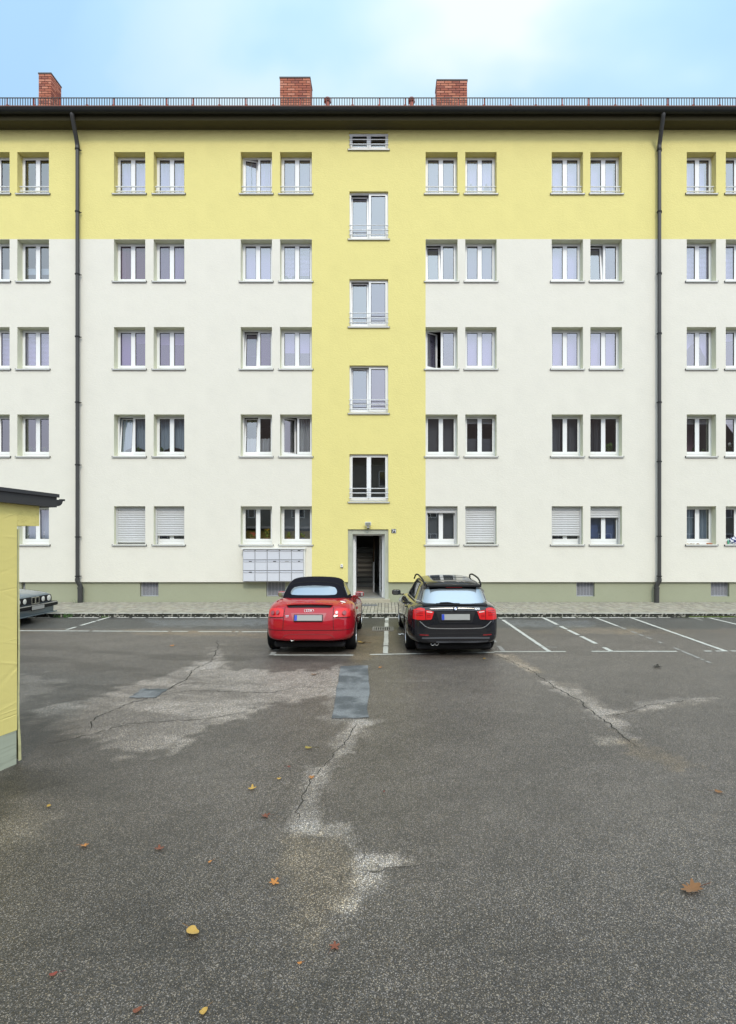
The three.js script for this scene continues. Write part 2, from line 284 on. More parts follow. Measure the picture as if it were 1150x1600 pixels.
  // cracks, filled with dirt
  const ribbon = (l, w, seed) => {
    const pts = P(l), R = rng(seed), o = [];
    for (let i = 0; i < pts.length - 1; i++) { const n = Math.max(3, Math.round(Math.hypot(pts[i + 1][0] - pts[i][0], pts[i + 1][1] - pts[i][1]) / .07)); for (let k = 0; k < n; k++) o.push([mix(pts[i][0], pts[i + 1][0], k / n) + (R() - .5) * .05, mix(pts[i][1], pts[i + 1][1], k / n) + (R() - .5) * .05]); }
    o.push(pts[pts.length - 1]); const q = [];
    let pl = null, pr = null;
    for (let i = 0; i < o.length; i++) {
      const a = o[Math.max(0, i - 1)], b = o[Math.min(o.length - 1, i + 1)], dx = b[0] - a[0], dz = b[1] - a[1], L = Math.hypot(dx, dz) || 1, f = w * (.35 + .9 * R()) * Math.min(1, i / 4 + .1, (o.length - 1 - i) / 4 + .1);
      const l_ = [o[i][0] + dz / L * f, .004, o[i][1] - dx / L * f], r_ = [o[i][0] - dz / L * f, .004, o[i][1] + dx / L * f];
      if (pl) q.push([pr, r_, l_, pl]); pl = l_; pr = r_;
    }
    const gq = quads(q); const nn = gq.attributes.normal; for (let i = 0; i < nn.count; i++) nn.setXYZ(i, 0, 1, 0); return gq;
  };
  const cracks = [
    [[[560, 1128], [548, 1140], [541, 1156], [516, 1184], [500, 1200], [487, 1219], [475, 1236], [465, 1264], [462, 1288]], .007],
    [[[556, 1364], [575, 1362], [600, 1358], [650, 1354], [690, 1350], [712, 1354]], .006],
    [[[145, 1141], [142, 1130], [150, 1122], [190, 1104], [240, 1088], [275, 1070], [290, 1062], [300, 1048], [330, 1034], [340, 1012], [338, 1000]], .012],
    [[[60, 1165], [150, 1146], [200, 1131], [260, 1127], [320, 1123], [380, 1115]], .010],
    [[[240, 1088], [300, 1079], [360, 1081], [420, 1083], [470, 1074], [520, 1074]], .010],
    [[[250, 1080], [290, 1068], [330, 1066]], .010],
    [[[772, 1022], [830, 1048], [870, 1076], [902, 1092], [926, 1114], [950, 1130], [968, 1146], [1000, 1170]], .011],
    [[[933, 1117], [955, 1118], [990, 1112], [1010, 1103], [1050, 1097], [1115, 1092]], .008],
    [[[445, 1480], [430, 1510], [415, 1560], [412, 1596]], .004],
    [[[545, 1310], [570, 1325], [562, 1345], [558, 1362]], .004],
  ];
  cracks.forEach(([l, w], i) => part('crack', ribbon(l, w * .72, 200 + i), M.crack, ground));
  // flush light edge stones at the foot of the kerb
  const R = rng(12), es = bx(.40, .02, .055), em = [std(.56, .55, .51, .85), std(.46, .45, .41, .85), std(.66, .65, .61, .85)];
  for (let x = -13; x < 13; x += .44) { if (R() < .12) continue; const m = part('edge_stone', es, em[Math.floor(R() * 3)], ground); m.position.set(x, -.003 + R() * .004, KERB_Z + .095 + (R() - .5) * .012); m.scale.x = .8 + R() * .24; }
}
// painted stall lines
{
  const lines = struct('parking_lines');
  const mark = (a, b, w, mat, seed) => {
    const [x0, z0] = G(...a), [x1, z1] = G(...b), L = Math.hypot(x1 - x0, z1 - z0), n = Math.ceil(L / .08), R = rng(seed), q = [], dx = (x1 - x0) / L, dz = (z1 - z0) / L;
    let on = true; let edge = null;
    for (let i = 0; i <= n; i++) {
      const t = i / n, e1 = w / 2 * (.86 + .28 * R()), e2 = w / 2 * (.86 + .28 * R()), cx = mix(x0, x1, t), cz = mix(z0, z1, t);
      const l = [cx + dz * e1, .0045, cz - dx * e1], r = [cx - dz * e2, .0045, cz + dx * e2];
      if (R() < (mat === M.lineOld ? .18 : .055)) on = false; else if (R() < .6) on = true;
      if (edge && on) q.push([edge[1], r, l, edge[0]]);
      edge = [l, r];
    }
    const g = quads(q), nn = g.attributes.normal; for (let i = 0; i < nn.count; i++) nn.setXYZ(i, 0, 1, 0);
    part('painted_line', g, mat, lines);
  };
  const list = [
    [[604.5, 966], [602.5, 1021], .115, 'line'], [[781, 965.5], [858, 1018], .10, 'line'], [[848, 965], [956, 1018], .11, 'line'], [[926, 963.5], [964, 978], .09, 'line'], [[964, 978], [1050, 1011], .08, 'lineOld'], [[1050, 1011], [1110, 1036], .07, 'lineOld'],
    [[985, 965], [1135, 1018], .10, 'line'], [[1106, 965], [1190, 985], .10, 'line'], [[1084, 966], [1110, 973], .08, 'lineOld'], [[172, 964], [104, 984], .10, 'line'],
    [[-20, 985.5], [430, 987.5], .10, 'line'], [[428, 1023.5], [552, 1024], .09, 'line'], [[578, 1023], [772, 1019.5], .09, 'line'], [[772, 1018.6], [884, 1018.3], .075, 'line'], [[924, 1018], [1058, 1018], .085, 'line'], [[1100, 1017.6], [1190, 1017.3], .085, 'line'],
    [[770, 1000], [788, 1019], .10, 'lineOld'], [[424, 1024], [434, 1013], .12, 'lineOld'], [[842, 1010], [870, 1012], .07, 'lineOld'],
  ];
  list.forEach(([a, b, w, m], i) => mark(a, b, w * .84, M[m], 300 + i));
}
// pavement of small pavers, each a block, along the wall
{
  const pv = struct('pavement');
  part('pavement_bed', [box2(-21, 21, -.3, PAVE_Y - .012, -WALL - .2, KERB_Z - .13)], std(.04, .036, .03, .95), pv);
  const pitch = .104, len = .208, zA = KERB_Z - .135, zB = -WALL - .085, rows = Math.ceil((zA - zB) / len) + 1, cols = Math.floor(41.6 / pitch), R = rng(21);
  const g = new THREE.BoxGeometry(pitch - .016, .05, len - .014); g.translate(0, -.025, 0);
  const im = new THREE.InstancedMesh(g, std(.37, .34, .28, .9, { map: rep(grime, 1) }), rows * cols); im.name = 'paver'; im.userData.kind = 'stuff';
  const m = new THREE.Matrix4(), cc = new THREE.Color(); let k = 0;
  for (let i = 0; i < cols; i++) for (let j = 0; j < rows; j++) {
    let a = zA - (j - (i % 2) * .5) * len, b = a - len; if (b < zB) b = zB; if (a > zA) a = zA; if (a - b < .03) continue;
    m.makeScale(1, 1, (a - b) / len); m.setPosition(-20.8 + i * pitch, PAVE_Y + (R() - .5) * .004, (a + b) / 2); im.setMatrixAt(k, m); const t = .78 + .36 * R(); im.setColorAt(k, cc.setRGB(t * (.97 + .06 * R()), t, t * (.94 + .08 * R()))); k++;
  }
  im.count = k; im.castShadow = im.receiveShadow = true; pv.add(im);
  const kb = struct('kerb'); const top = std(.50, .485, .44, .85, { map: rep(grime, 1) }), side = std(1, 1, 1, .95, { map: rep(stoneTex, 1.1) });
  for (let i = 0; i < 42; i++) {
    const gk = new THREE.BoxGeometry(.985, .30, .125, 14, 5, 3), p = gk.attributes.position;
    for (let q = 0; q < p.count; q++) { const x = p.getX(q), y = p.getY(q), z = p.getZ(q); if (z > .05 && y < .145) p.setZ(q, z - .022 * fbm(x * 14 + i * 7, y * 22, 131, 3) - (y > .08 ? .004 : 0)); if (y > .14) p.setY(q, y - .006 * fbm(x * 8 + i * 9, z * 20, 133, 2)); }
    gk.computeVertexNormals(); const mk = part('kerb_stone', gk, [side, side, top, side, side, side], kb); mk.position.set(-20.75 + i * 1.0, PAVE_Y - .146, KERB_Z - .066 + (h2(i, 3) - .5) * .012);
    const uvA = gk.attributes.uv; for (let q = 0; q < uvA.count; q++) uvA.setXY(q, uvA.getX(q) + i * .37, uvA.getY(q) * .3 + i * .21);
  }
}

// ------------------------------------------------------------------ apartment building
const house = thing('apartment_building', 'long four-storey yellow and white rendered apartment block with brick chimneys', 'building', [0, 0, -WALL]);
// in the building's own axes: x along the front, y up, front face at z = 0
const COLS = { K0: [-230, -181], K1: [-168, -119], T1: [1272, 1318], T2: [1333, 1381], L0: [-35, 15], L1: [27, 76.5], A1: [178, 227], A2: [240, 288], B1: [376, 425], B2: [437.5, 487.3], C1: [665, 715], C2: [727, 776], D1: [862, 911], D2: [922.5, 972], R1: [1073, 1119], R2: [1134, 1182] };
const ROWS = [[237.5, 302], [374, 439], [511, 576], [647.5, 712.5], [791, 850.5]];
const STAIR = [[206, 233], [299, 373], [436, 510], [571, 645], [709.5, 783.5]];
const YSPLIT = FY(373.6), XA = FX(487.3), XB = FX(665), TOP = FY(203), LIP = FY(909.5), X0 = -20.5, X1 = 20.5;
const openings = [];
for (const [k, [a, b]] of Object.entries(COLS)) ROWS.forEach(([t, u], r) => openings.push({ id: `${k}${r + 1}`, x0: FX(a), x1: FX(b), y0: FY(u), y1: FY(t), yellow: r === 0, rec: .27 }));
STAIR.forEach(([t, u], r) => openings.push({ id: `S${r}`, x0: FX(546), x1: FX(606.5), y0: FY(u), y1: FY(t), yellow: true, rec: .09 }));
const DOOR = { id: 'door', x0: FX(543.5), x1: FX(607), y0: -1, y1: FY(827), yellow: true, rec: .06 };
{
  const all = [...openings, DOOR];
  const uniq = (l) => [...new Set(l.map((v) => +v.toFixed(4)))].sort((a, b) => a - b);
  const xs = uniq([X0, X1, XA, XB, ...all.flatMap((o) => [o.x0, o.x1])]), ys = uniq([LIP, YSPLIT, TOP, ...all.flatMap((o) => [o.y0, o.y1])]).filter((v) => v >= LIP - 1e-3);
  const W = [], Y = []; let RV = [];
  const revealMat = std(.69, .69, .53, .92, { bumpMap: rep(plasterBump, .5), bumpScale: .003 });
  for (let i = 0; i < xs.length - 1; i++) for (let j = 0; j < ys.length - 1; j++) {
    const cx = (xs[i] + xs[i + 1]) / 2, cy = (ys[j] + ys[j + 1]) / 2;
    if (all.some((o) => cx > o.x0 && cx < o.x1 && cy > o.y0 && cy < o.y1)) continue;
    (cy > YSPLIT || (cx > XA && cx < XB) ? Y : W).push([[xs[i], ys[j], 0], [xs[i + 1], ys[j], 0], [xs[i + 1], ys[j + 1], 0], [xs[i], ys[j + 1], 0]]);
  }
  for (const o of all) {
    const d = -(o.rec + .09), q = o.yellow ? Y : RV, { x0, x1, y1 } = o, y0 = Math.max(o.y0, LIP);
    q.push([[x0, y0, d], [x0, y0, 0], [x0, y1, 0], [x0, y1, d]], [[x1, y0, 0], [x1, y0, d], [x1, y1, d], [x1, y1, 0]], [[x0, y1, 0], [x1, y1, 0], [x1, y1, d], [x0, y1, d]]);
    if (o !== DOOR) q.push([[x0, y0, d], [x1, y0, d], [x1, y0, 0], [x0, y0, 0]]);
    if (!o.yellow) { part('reveal', quads(RV), revealMat, house); RV = []; }
  }
  const lipQ = (a, b) => [[a, LIP, -.1], [b, LIP, -.1], [b, LIP, 0], [a, LIP, 0]];
  W.push(lipQ(X0, XA), lipQ(XB, X1)); Y.push(lipQ(XA, DOOR.x0), lipQ(DOOR.x1, XB));
  part('wall', quads(W), M.white, house, 'white rendered wall of the lower storeys');
  part('wall', quads(Y), M.yellow, house, 'yellow rendered wall of the top storey and the stair bay');
  // plinth with cellar windows
  const cell = [[31, 37], [217, 246], [415, 445], [902, 930.5], [1113, 1142]].map(([a, b]) => [FX(a), FX(b)]), cb = FY(932.5), PZ = -.08, q = [];
  let x = X0; const flat = (a, b, y0, y1) => q.push([[a, y0, PZ], [b, y0, PZ], [b, y1, PZ], [a, y1, PZ]]);
  const runs = [...cell, [DOOR.x0, DOOR.x1]].sort((a, b) => a[0] - b[0]);
  for (const [a, b] of runs) { flat(x, a, 0, LIP); if (a !== DOOR.x0) { flat(a, b, 0, cb); const d = PZ - .11; q.push([[a, cb, d], [a, cb, PZ], [a, LIP, PZ], [a, LIP, d]], [[b, cb, PZ], [b, cb, d], [b, LIP, d], [b, LIP, PZ]], [[a, cb, d], [b, cb, d], [b, cb, PZ], [a, cb, PZ]]); } x = b; }
  flat(x, X1, 0, LIP);
  part('plinth', quads(q), M.plinth, house);
  const meshTex = dataTex(64, 64, (i, j) => { const t = (i % 8 < 2 || j % 8 < 2) ? .42 : .10; return [t, t * 1.02, t * 1.08].map(toS); }, true);
  const mm = std(.9, .9, .95, .6, { map: rep(meshTex, 9) });
  for (const [a, b] of cell) {
    const w = new THREE.Group(); w.name = 'cellar_window'; house.add(w); const d = PZ - .095;
    part('frame', [box2(a, a + .05, cb, LIP, d - .03, d), box2(b - .03, b, cb, LIP, d - .03, d), box2(a + .05, b - .03, cb, cb + .03, d - .03, d)], std(.42, .43, .47, .5, { metalness: .4 }), w);
    part('wire_mesh', [box2(a + .05, b - .03, cb + .03, LIP + .1, d - .02, d - .012)], mm, w);
    const bars = []; for (let k = 1; k < 5; k++) { const bxx = mix(a + .05, b - .03, k / 5); bars.push(box2(bxx - .006, bxx + .006, cb + .03, LIP + .08, d - .012, d - .002)); }
    part('bar', bars, std(.40, .41, .45, .5, { metalness: .4 }), w);
  }
  // inside: slabs, party walls, the wall behind the rooms; the back and the ends of the block
  const slabs = ROWS.map(([, u]) => FY(u) - .87), sl = [], pw = [];
  for (const y of slabs) { sl.push(box2(X0, FX(531), y - .2, y, -4.6, -.45), box2(FX(621), X1, y - .2, y, -4.6, -.45)); }
  part('floor_slab', sl, M.roomDark, house);
  for (const px of [20.5 - 60, 102, 232.6, 332, 431.4, 720.5, 820, 916.5, 1050, 1126, 1230]) pw.push(box2(FX(px) - .06, FX(px) + .06, .2, TOP, -4.6, -.45));
  part('party_wall', pw, M.room, house);
  part('party_wall', [box2(FX(531) - .12, FX(531), .2, TOP, -4.7, -.12), box2(FX(621), FX(621) + .12, .2, TOP, -4.7, -.12)], M.stairWall, house);
  part('inner_wall', [box2(X0, FX(531) - .12, 0, TOP, -4.8, -4.61), box2(FX(621) + .12, X1, 0, TOP, -4.8, -4.61), box2(FX(531), FX(621), 0, TOP, -6.4, -6.2)], M.room, house);
  part('wall', [box2(X0, X1, 0, TOP, -11.2, -11), box2(X0 - .01, X0 + .2, 0, TOP, -11, -.001), box2(X1 - .2, X1 + .01, 0, TOP, -11, -.001)], M.white, house);
}
// eaves, gutter, rafters, roof, snow guard
{
  const gz = .54, gy = FY(838) + (838 - 171.0) * (WALL - gz) / FOCAL, X0e = -20.9, X1e = 20.9;
  const gp = []; for (let a = 0; a <= 10; a++) { const t = Math.PI * a / 10; gp.push([Math.cos(t) * .115, -Math.sin(t) * .125]); }
  const gut = []; for (let a = 0; a < 10; a++) { const [a0, b0] = gp[a], [a1, b1] = gp[a + 1]; gut.push([[X0e, gy + b1, gz + a1], [X1e, gy + b1, gz + a1], [X1e, gy + b0, gz + a0], [X0e, gy + b0, gz + a0]]); }
  const gutter = new THREE.Group(); gutter.name = 'gutter'; house.add(gutter);
  part('trough', quads(gut), M.zinc, gutter); part('rim', [cyl(.013, .013, X1e - X0e, 8, 0, gy, gz + .117, 'x')], M.zinc, gutter);
  for (let x = -20.73; x < 20.7; x += .855) {        // a strap round the trough at each rafter
    const s = []; for (let a = 0; a < 10; a++) { const [a0, b0] = gp[a], [a1, b1] = gp[a + 1], k = 1.05; s.push([[x - .015, gy + b1 * k, gz + a1 * k], [x + .015, gy + b1 * k, gz + a1 * k], [x + .015, gy + b0 * k, gz + a0 * k], [x - .015, gy + b0 * k, gz + a0 * k]]); }
    part('gutter_strap', quads(s), M.zinc, gutter);
    part('rafter_end', [box2(x - .05, x + .05, gy - .19, gy - .02, gz - .30, gz - .13)], M.wood, house);
  }
  part('soffit', [box2(X0e, X1e, TOP, TOP + .03, -.3, gz - .12), box2(X0e, X1e, TOP + .03, gy + .02, gz - .15, gz - .121)], std(.065, .055, .022, .95), house);
  const rise = Math.tan(28 * Math.PI / 180), dz = 6.6;
  const prof = new THREE.Shape([[-gz - .05, gy + .03], [-gz - .05, gy + .09], [dz, gy + .09 + rise * (dz + gz)], [dz * 2 + gz, gy + .09], [dz * 2 + gz, gy + .03], [dz, gy + .02 + rise * (dz + gz)]].map(([a, b]) => new THREE.Vector2(a, b)));
  const rg = new THREE.ExtrudeGeometry(prof, { depth: X1e - X0e, bevelEnabled: false }); rg.rotateY(Math.PI / 2); rg.translate(X0e, 0, 0);
  const roof = part('roof', [rg], M.roof, house);
  const roofY = (z) => gy + .09 + rise * (gz - z);
  // guard: upright bars between two rails on red brackets
  const sz = .36, sb = EYE + (838 - 165.5) * (WALL - sz) / FOCAL, st = EYE + (838 - 153) * (WALL - sz) / FOCAL, bars = [], R = rng(4);
  for (let x = X0e; x < X1e; x += .0815) bars.push(bx(.021, st - sb, .012, x, (st + sb) / 2, sz));
  const sg = new THREE.Group(); sg.name = 'snow_guard'; house.add(sg);
  const bm = part('bar', bars, M.guard, sg); bm.userData.kind = 'stuff';
  part('top_rail', [bx(X1e - X0e, .022, .02, 0, st, sz)], M.guard, sg); part('bottom_rail', [bx(X1e - X0e, .022, .02, 0, sb, sz)], M.guard, sg);
  for (let x = -20.5; x < 20.6; x += .84 + (R() - .5) * .06) { const b = new THREE.BufferGeometry(); b.setAttribute('position', new THREE.Float32BufferAttribute([-.045, 0, 0, .045, 0, 0, 0, .14, 0, .045, 0, 0, -.045, 0, 0, 0, .14, -.03], 3)); b.computeVertexNormals(); metric(b); const m = part('bracket', [bx(.03, st - sb + .03, .02, 0, (st - sb) / 2, 0), bx(.075, .07, .03, 0, .03, -.012)], M.bracket, sg); m.position.set(x, sb, sz - .022); }
  // chimneys of single bricks
  const bmats = [[.40, .135, .08], [.47, .18, .11], [.34, .11, .07], [.52, .22, .145], [.29, .10, .07]].map(([r, g, b]) => std(r, g, b, .9, { map: rep(brickTex, 1) }));
  const shapes = {}; const brickGeo = (l, deep) => shapes[`${l.toFixed(3)}${deep}`] ??= bx(l, .064, deep);
  function chimney(xa, xb, depth, topPy, label) {
    const Z = 19.05, z0 = WALL - Z, s = FOCAL / Z, x0 = (xa - VX) / s, x1 = (xb - VX) / s, top = EYE + (838 - topPy) / s, bot = roofY(z0) - .15, c = new THREE.Group(); c.name = 'chimney'; c.userData.label = label; house.add(c);
    part('core', [box2(x0 + .012, x1 - .012, bot - .3, top - .03, z0 - depth + .012, z0 - .012)], M.mortar, c);
    part('cap', [box2(x0 - .01, x1 + .01, top - .045, top, z0 - depth - .01, z0 + .01)], std(.10, .085, .08, .9), c);
    const R = rng(Math.round(xa)), pitch = .0825; let row = 0;
    for (let y = top - .09; y > bot; y -= pitch, row++) {
      const run = (L, place) => { let a = row % 2 ? -.128 : 0; const N = Math.max(1, Math.round(L / .257)), l = (L + (row % 2 ? 0 : 0)) / N; for (let k = 0; k <= N; k++) { let u = row % 2 ? (k - .5) * l : k * l, v = u + l; u = Math.max(0, u); v = Math.min(L, v); if (v - u < .04) continue; place((u + v) / 2, v - u - .017); } };
      run(x1 - x0, (m, l) => { const b = part('brick', brickGeo(l, .09), bmats[Math.floor(R() * 5)], c); b.position.set(x0 + m, y, z0 - .045 + (R() - .5) * .005); });
      for (const [sx, x] of [[-1, x0], [1, x1]]) if ((sx > 0) === (xa < VX)) run(depth, (m, l) => { const b = part('brick', brickGeo(l, .091), bmats[Math.floor(R() * 5)], c); b.rotation.y = Math.PI / 2; b.position.set(x - sx * (.0453 + .001), y, z0 - m - .002); });
    }
  }
  chimney(60, 80, .60, 113.5, 'narrow brick chimney at the left end of the roof');
  chimney(437, 484.6, .55, 120, 'wide brick chimney left of the two vent pipes');
  chimney(682.3, 730.3, .55, 124, 'wide brick chimney right of the two vent pipes');
  for (const px of [512, 643]) {
    const Z = 18.7, x = (px - VX) * Z / FOCAL, z = WALL - Z, v = new THREE.Group(); v.name = 'vent_pipe'; house.add(v); const t = EYE + (838 - 152) * Z / FOCAL;
    part('pipe', [cyl(.075, .075, .8, 14, x, t - .46, z)], std(.36, .10, .07, .7), v); part('cap', [cyl(.105, .105, .07, 14, x, t - .09, z), cyl(.04, .105, .05, 14, x, t - .03, z), cyl(.115, .115, .012, 14, x, t - .16, z)], std(.27, .07, .05, .7), v);
  }
  // downpipes
  function downpipe(wx, gx, low, clampsPy) {
    const d = new THREE.Group(); d.name = 'downpipe'; house.add(d); const x = FX(wx), z = .115, zx = (gx - VX) * (WALL - gz) / FOCAL, yb = FY(233), e = FY(low);
    part('pipe', [cyl(.058, .058, yb - FY(905), 16, x, (yb + FY(905)) / 2, z)], M.zincPipe, d);
    part('swan_neck', [tube([[zx, gy - .09, gz - .02], [mix(zx, x, .06), gy - .2, gz - .05], [mix(zx, x, .9), yb + .17, z + .06], [x, yb + .04, z], [x, yb - .06, z]], .066, 40, 14)], M.zincPipe, d);
    const x2 = FX(wx + (wx < VX ? 3 : -3));
    part('standpipe', [tube([[x, FY(903), z], [x, FY(907), z], [x2, FY(915), z - .05], [x2, FY(919), z - .05]], .07, 24, 14), cyl(.078, .078, FY(917) - .09, 16, x2, (FY(917) + .09) / 2, z - .05), cyl(.088, .088, .05, 16, x2, FY(918.5), z - .05)], M.zincPipe, d);
    for (const py of clampsPy) part('clamp', [cyl(.076, .076, .035, 16, x, FY(py), z), bx(.17, .025, .02, x + .02, FY(py), z - .05)], M.zinc, d);
  }
  downpipe(124, 112, 905, [237, 334, 431, 528, 630, 727, 839, 900]);
  downpipe(1027.6, 1037, 905, [238, 334, 430, 523, 630, 722, 838, 900]);
}
// windows
const wavy = (w, h, waves, amp, n = 48) => { const g = new THREE.PlaneGeometry(w, h, n, 1), p = g.attributes.position; for (let i = 0; i < p.count; i++) { const u = p.getX(i) / w; p.setZ(i, amp * Math.sin(u * waves * Math.PI * 2 + 1.3 * Math.sin(u * 9)) + amp * .5 * Math.sin(u * waves * 4.7)); } g.computeVertexNormals(); return g; };
const slatGeo = {};
function makeWindow(o, c = {}) {
  const w = o.x1 - o.x0, h = o.y1 - o.y0, z = -o.rec, stair = o.id[0] === 'S', g = new THREE.Group(); g.name = 'window'; g.position.set((o.x0 + o.x1) / 2, o.y0, 0); house.add(g); if (c.label) g.userData.label = c.label;
  const fo = .05, base = stair ? .05 : .10, ex = .02;
  const hw = w / 2 + ex, top = h + .005;
  part('frame', [box2(-hw, -w / 2 + fo, base, top, z - .07, z), box2(w / 2 - fo, hw, base, top, z - .07, z), box2(-w / 2 + fo, w / 2 - fo, top - fo, top, z - .07, z), box2(-hw, hw, 0, base, z - .07, z + .002), ...(c.post === false ? [] : [])], M.frame, g);
  const mid = .0, sb = .055, sw = (w - 2 * fo) / 2, y0 = base, sh = h - fo - base;
  [-1, 1].forEach((s) => {
    const st = s < 0 ? c.left : c.right, sash = new THREE.Group(); sash.name = 'sash'; 
    // sash axes at its lower hinge corner
    const hx = s * (w / 2 - fo); sash.position.set(hx, y0, z + .012); g.add(sash);
    const a = s < 0 ? 0 : -sw, b = s < 0 ? sw : 0;
    const bot = stair ? .07 : .075, inA = a + (s < 0 ? sb - .012 : .07), inB = b - (s < 0 ? .07 : sb - .012), inT = sh - sb + .01;
    const m = part('sash_frame', [box2(a, inA, 0, sh, -.075, 0), box2(inB, b, 0, sh, -.075, 0), box2(inA, inB, 0, bot, -.075, 0), box2(inA, inB, inT, sh, -.075, 0)], M.frame, g);
    const k = part('gasket', [box2(inA, inA + .012, bot, inT, -.05, -.012), box2(inB - .012, inB, bot, inT, -.05, -.012), box2(inA, inB, inT - .014, inT, -.05, -.0121), box2(inA, inB, bot, bot + .008, -.05, -.0121)], M.gasket, g);
    const gl = new THREE.PlaneGeometry(inB - inA, inT - bot); gl.translate((inA + inB) / 2, (inT + bot) / 2, -.03);
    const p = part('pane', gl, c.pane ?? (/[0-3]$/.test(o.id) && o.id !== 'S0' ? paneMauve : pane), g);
    g.remove(sash);
    for (const q of [m, k, p]) { q.position.copy(sash.position); if (st?.tilt) { q.position.z -= .03; q.rotation.x = -st.tilt; } if (st?.open) { q.position.z -= .03; q.rotation.y = (s < 0 ? 1 : -1) * st.open; } }
    if (st?.open) { const hd = part('handle', [bx(.015, .03, .05, s < 0 ? sw - .04 : -sw + .04, sh * .45, -.1), bx(.015, .12, .018, s < 0 ? sw - .04 : -sw + .04, sh * .45 - .05, -.12)], M.frame, g); hd.position.copy(m.position); hd.rotation.copy(m.rotation); }
  });
  part('sill', [(() => { const s = new THREE.Shape([[-.0, -.012], [o.rec + .035, -.03], [o.rec + .035, -.055], [o.rec + .045, -.055], [o.rec + .045, -.016], [0, .008]].map(([a, b]) => new THREE.Vector2(a, b))); const q = new THREE.ExtrudeGeometry(s, { depth: w + .09, bevelEnabled: false }); q.rotateY(-Math.PI / 2); q.translate(w / 2 + .045, 0, z); return q; })(), ...(stair ? [] : [])], M.sill, g);
  for (const s of [-1, 1]) part('sill_end', [bx(.012, .045, .06, s * (w / 2 + .048), -.025, .012)], M.gasket, g);
  if (o.rail) {
    const ys = stair ? (o.id === 'S0' ? [.14, .29, .43] : [.12, .27, .42]) : [.13, .28], rz = stair ? .03 : z + .16, r = stair ? .014 : .019;
    for (const y of ys) part('rail', [cyl(r, r, w - (stair ? -.02 : .01), 8, 0, y, rz, 'x')], M.rail, g);
    for (const s of [-1, 0, 1]) part('rail_post', [bx(.02, ys[ys.length - 1] - ys[0] + .08, .018, s * (w / 2 - .04), (ys[0] + ys[ys.length - 1]) / 2, rz - .023)], M.rail, g);
  }
  const zi = z - .16, yT = h - .06;
  for (const q of c.in || []) {
    const x0 = mix(-w / 2, w / 2, q.x?.[0] ?? 0), x1 = mix(-w / 2, w / 2, q.x?.[1] ?? 1), ya = mix(base, yT, q.y?.[0] ?? 0), yb = mix(base, yT, q.y?.[1] ?? 1), cw = x1 - x0, ch = yb - ya;
    if (q.t === 'curtain') { const cg = wavy(cw, ch, q.waves ?? 7, q.amp ?? .05); cg.translate((x0 + x1) / 2, (ya + yb) / 2, zi - (q.back ?? 0)); part('curtain', cg, M[q.m ?? 'net'], g); }
    if (q.t === 'swag') {      // a net curtain drawn up in a bow: high in the middle
      const cg = wavy(cw, ch, 9, .02, 60), p = cg.attributes.position; for (let i = 0; i < p.count; i++) if (p.getY(i) < 0) { const u = p.getX(i) / cw * 2; p.setY(i, -ch / 2 + ch * (q.lift ?? .3) * (q.pointed ? 1 - Math.abs(Math.abs(u) * 2 - 1) : 1 - u * u)); } cg.translate((x0 + x1) / 2, (ya + yb) / 2, zi - (q.back ?? 0)); part('curtain', cg, M[q.m ?? 'net'], g);
    }
    if (q.t === 'roller') part('roller_blind', [box2(x0, x1, ya, yb, zi - .006, zi)], M[q.m ?? 'sheet'], g);
    if (q.t === 'blind') { const l = []; for (let y = ya + .02; y < yb; y += .042) { const s = bx(cw, .004, .034); s.rotateX(.95); s.translate((x0 + x1) / 2, y, zi); l.push(s); } l.push(box2(x0, x1, yb - .03, yb, zi - .03, zi + .02)); part('venetian_blind', l, M[q.m ?? 'blind'], g); }
  }
  if (c.shutter) {
    const bottom = c.shutter === true ? .012 : c.shutter, zs = z + .10, gw = w - .05;
    for (const s of [-1, 1]) part('guide_rail', [bx(.052, h - .013, .05, s * (w / 2 - .029), h / 2 + .003, zs + .005)], M.shutter, g);
    const P = .074; slatGeo[gw.toFixed(3)] ??= (() => { const s = new THREE.Shape(); s.moveTo(0, 0); s.lineTo(.004, .004); s.quadraticCurveTo(.024, P / 2, .004, P - .010); s.lineTo(0, P - .003); s.lineTo(-.004, P / 2); s.closePath(); const q = new THREE.ExtrudeGeometry(s, { depth: gw - .06, bevelEnabled: false, curveSegments: 4 }); q.rotateY(-Math.PI / 2); q.translate((gw - .06) / 2, 0, 0); return metric(plain(q)); })();
    for (let y = h - .004 - P; y > bottom - .02; y -= P) { const s = part('shutter_slat', slatGeo[gw.toFixed(3)], M.shutter, g); s.position.set(0, Math.max(y, bottom), zs); }
  }
  return g;
}
const T = { tilt: .10 }, net = (o = {}) => ({ t: 'curtain', m: 'net', ...o });
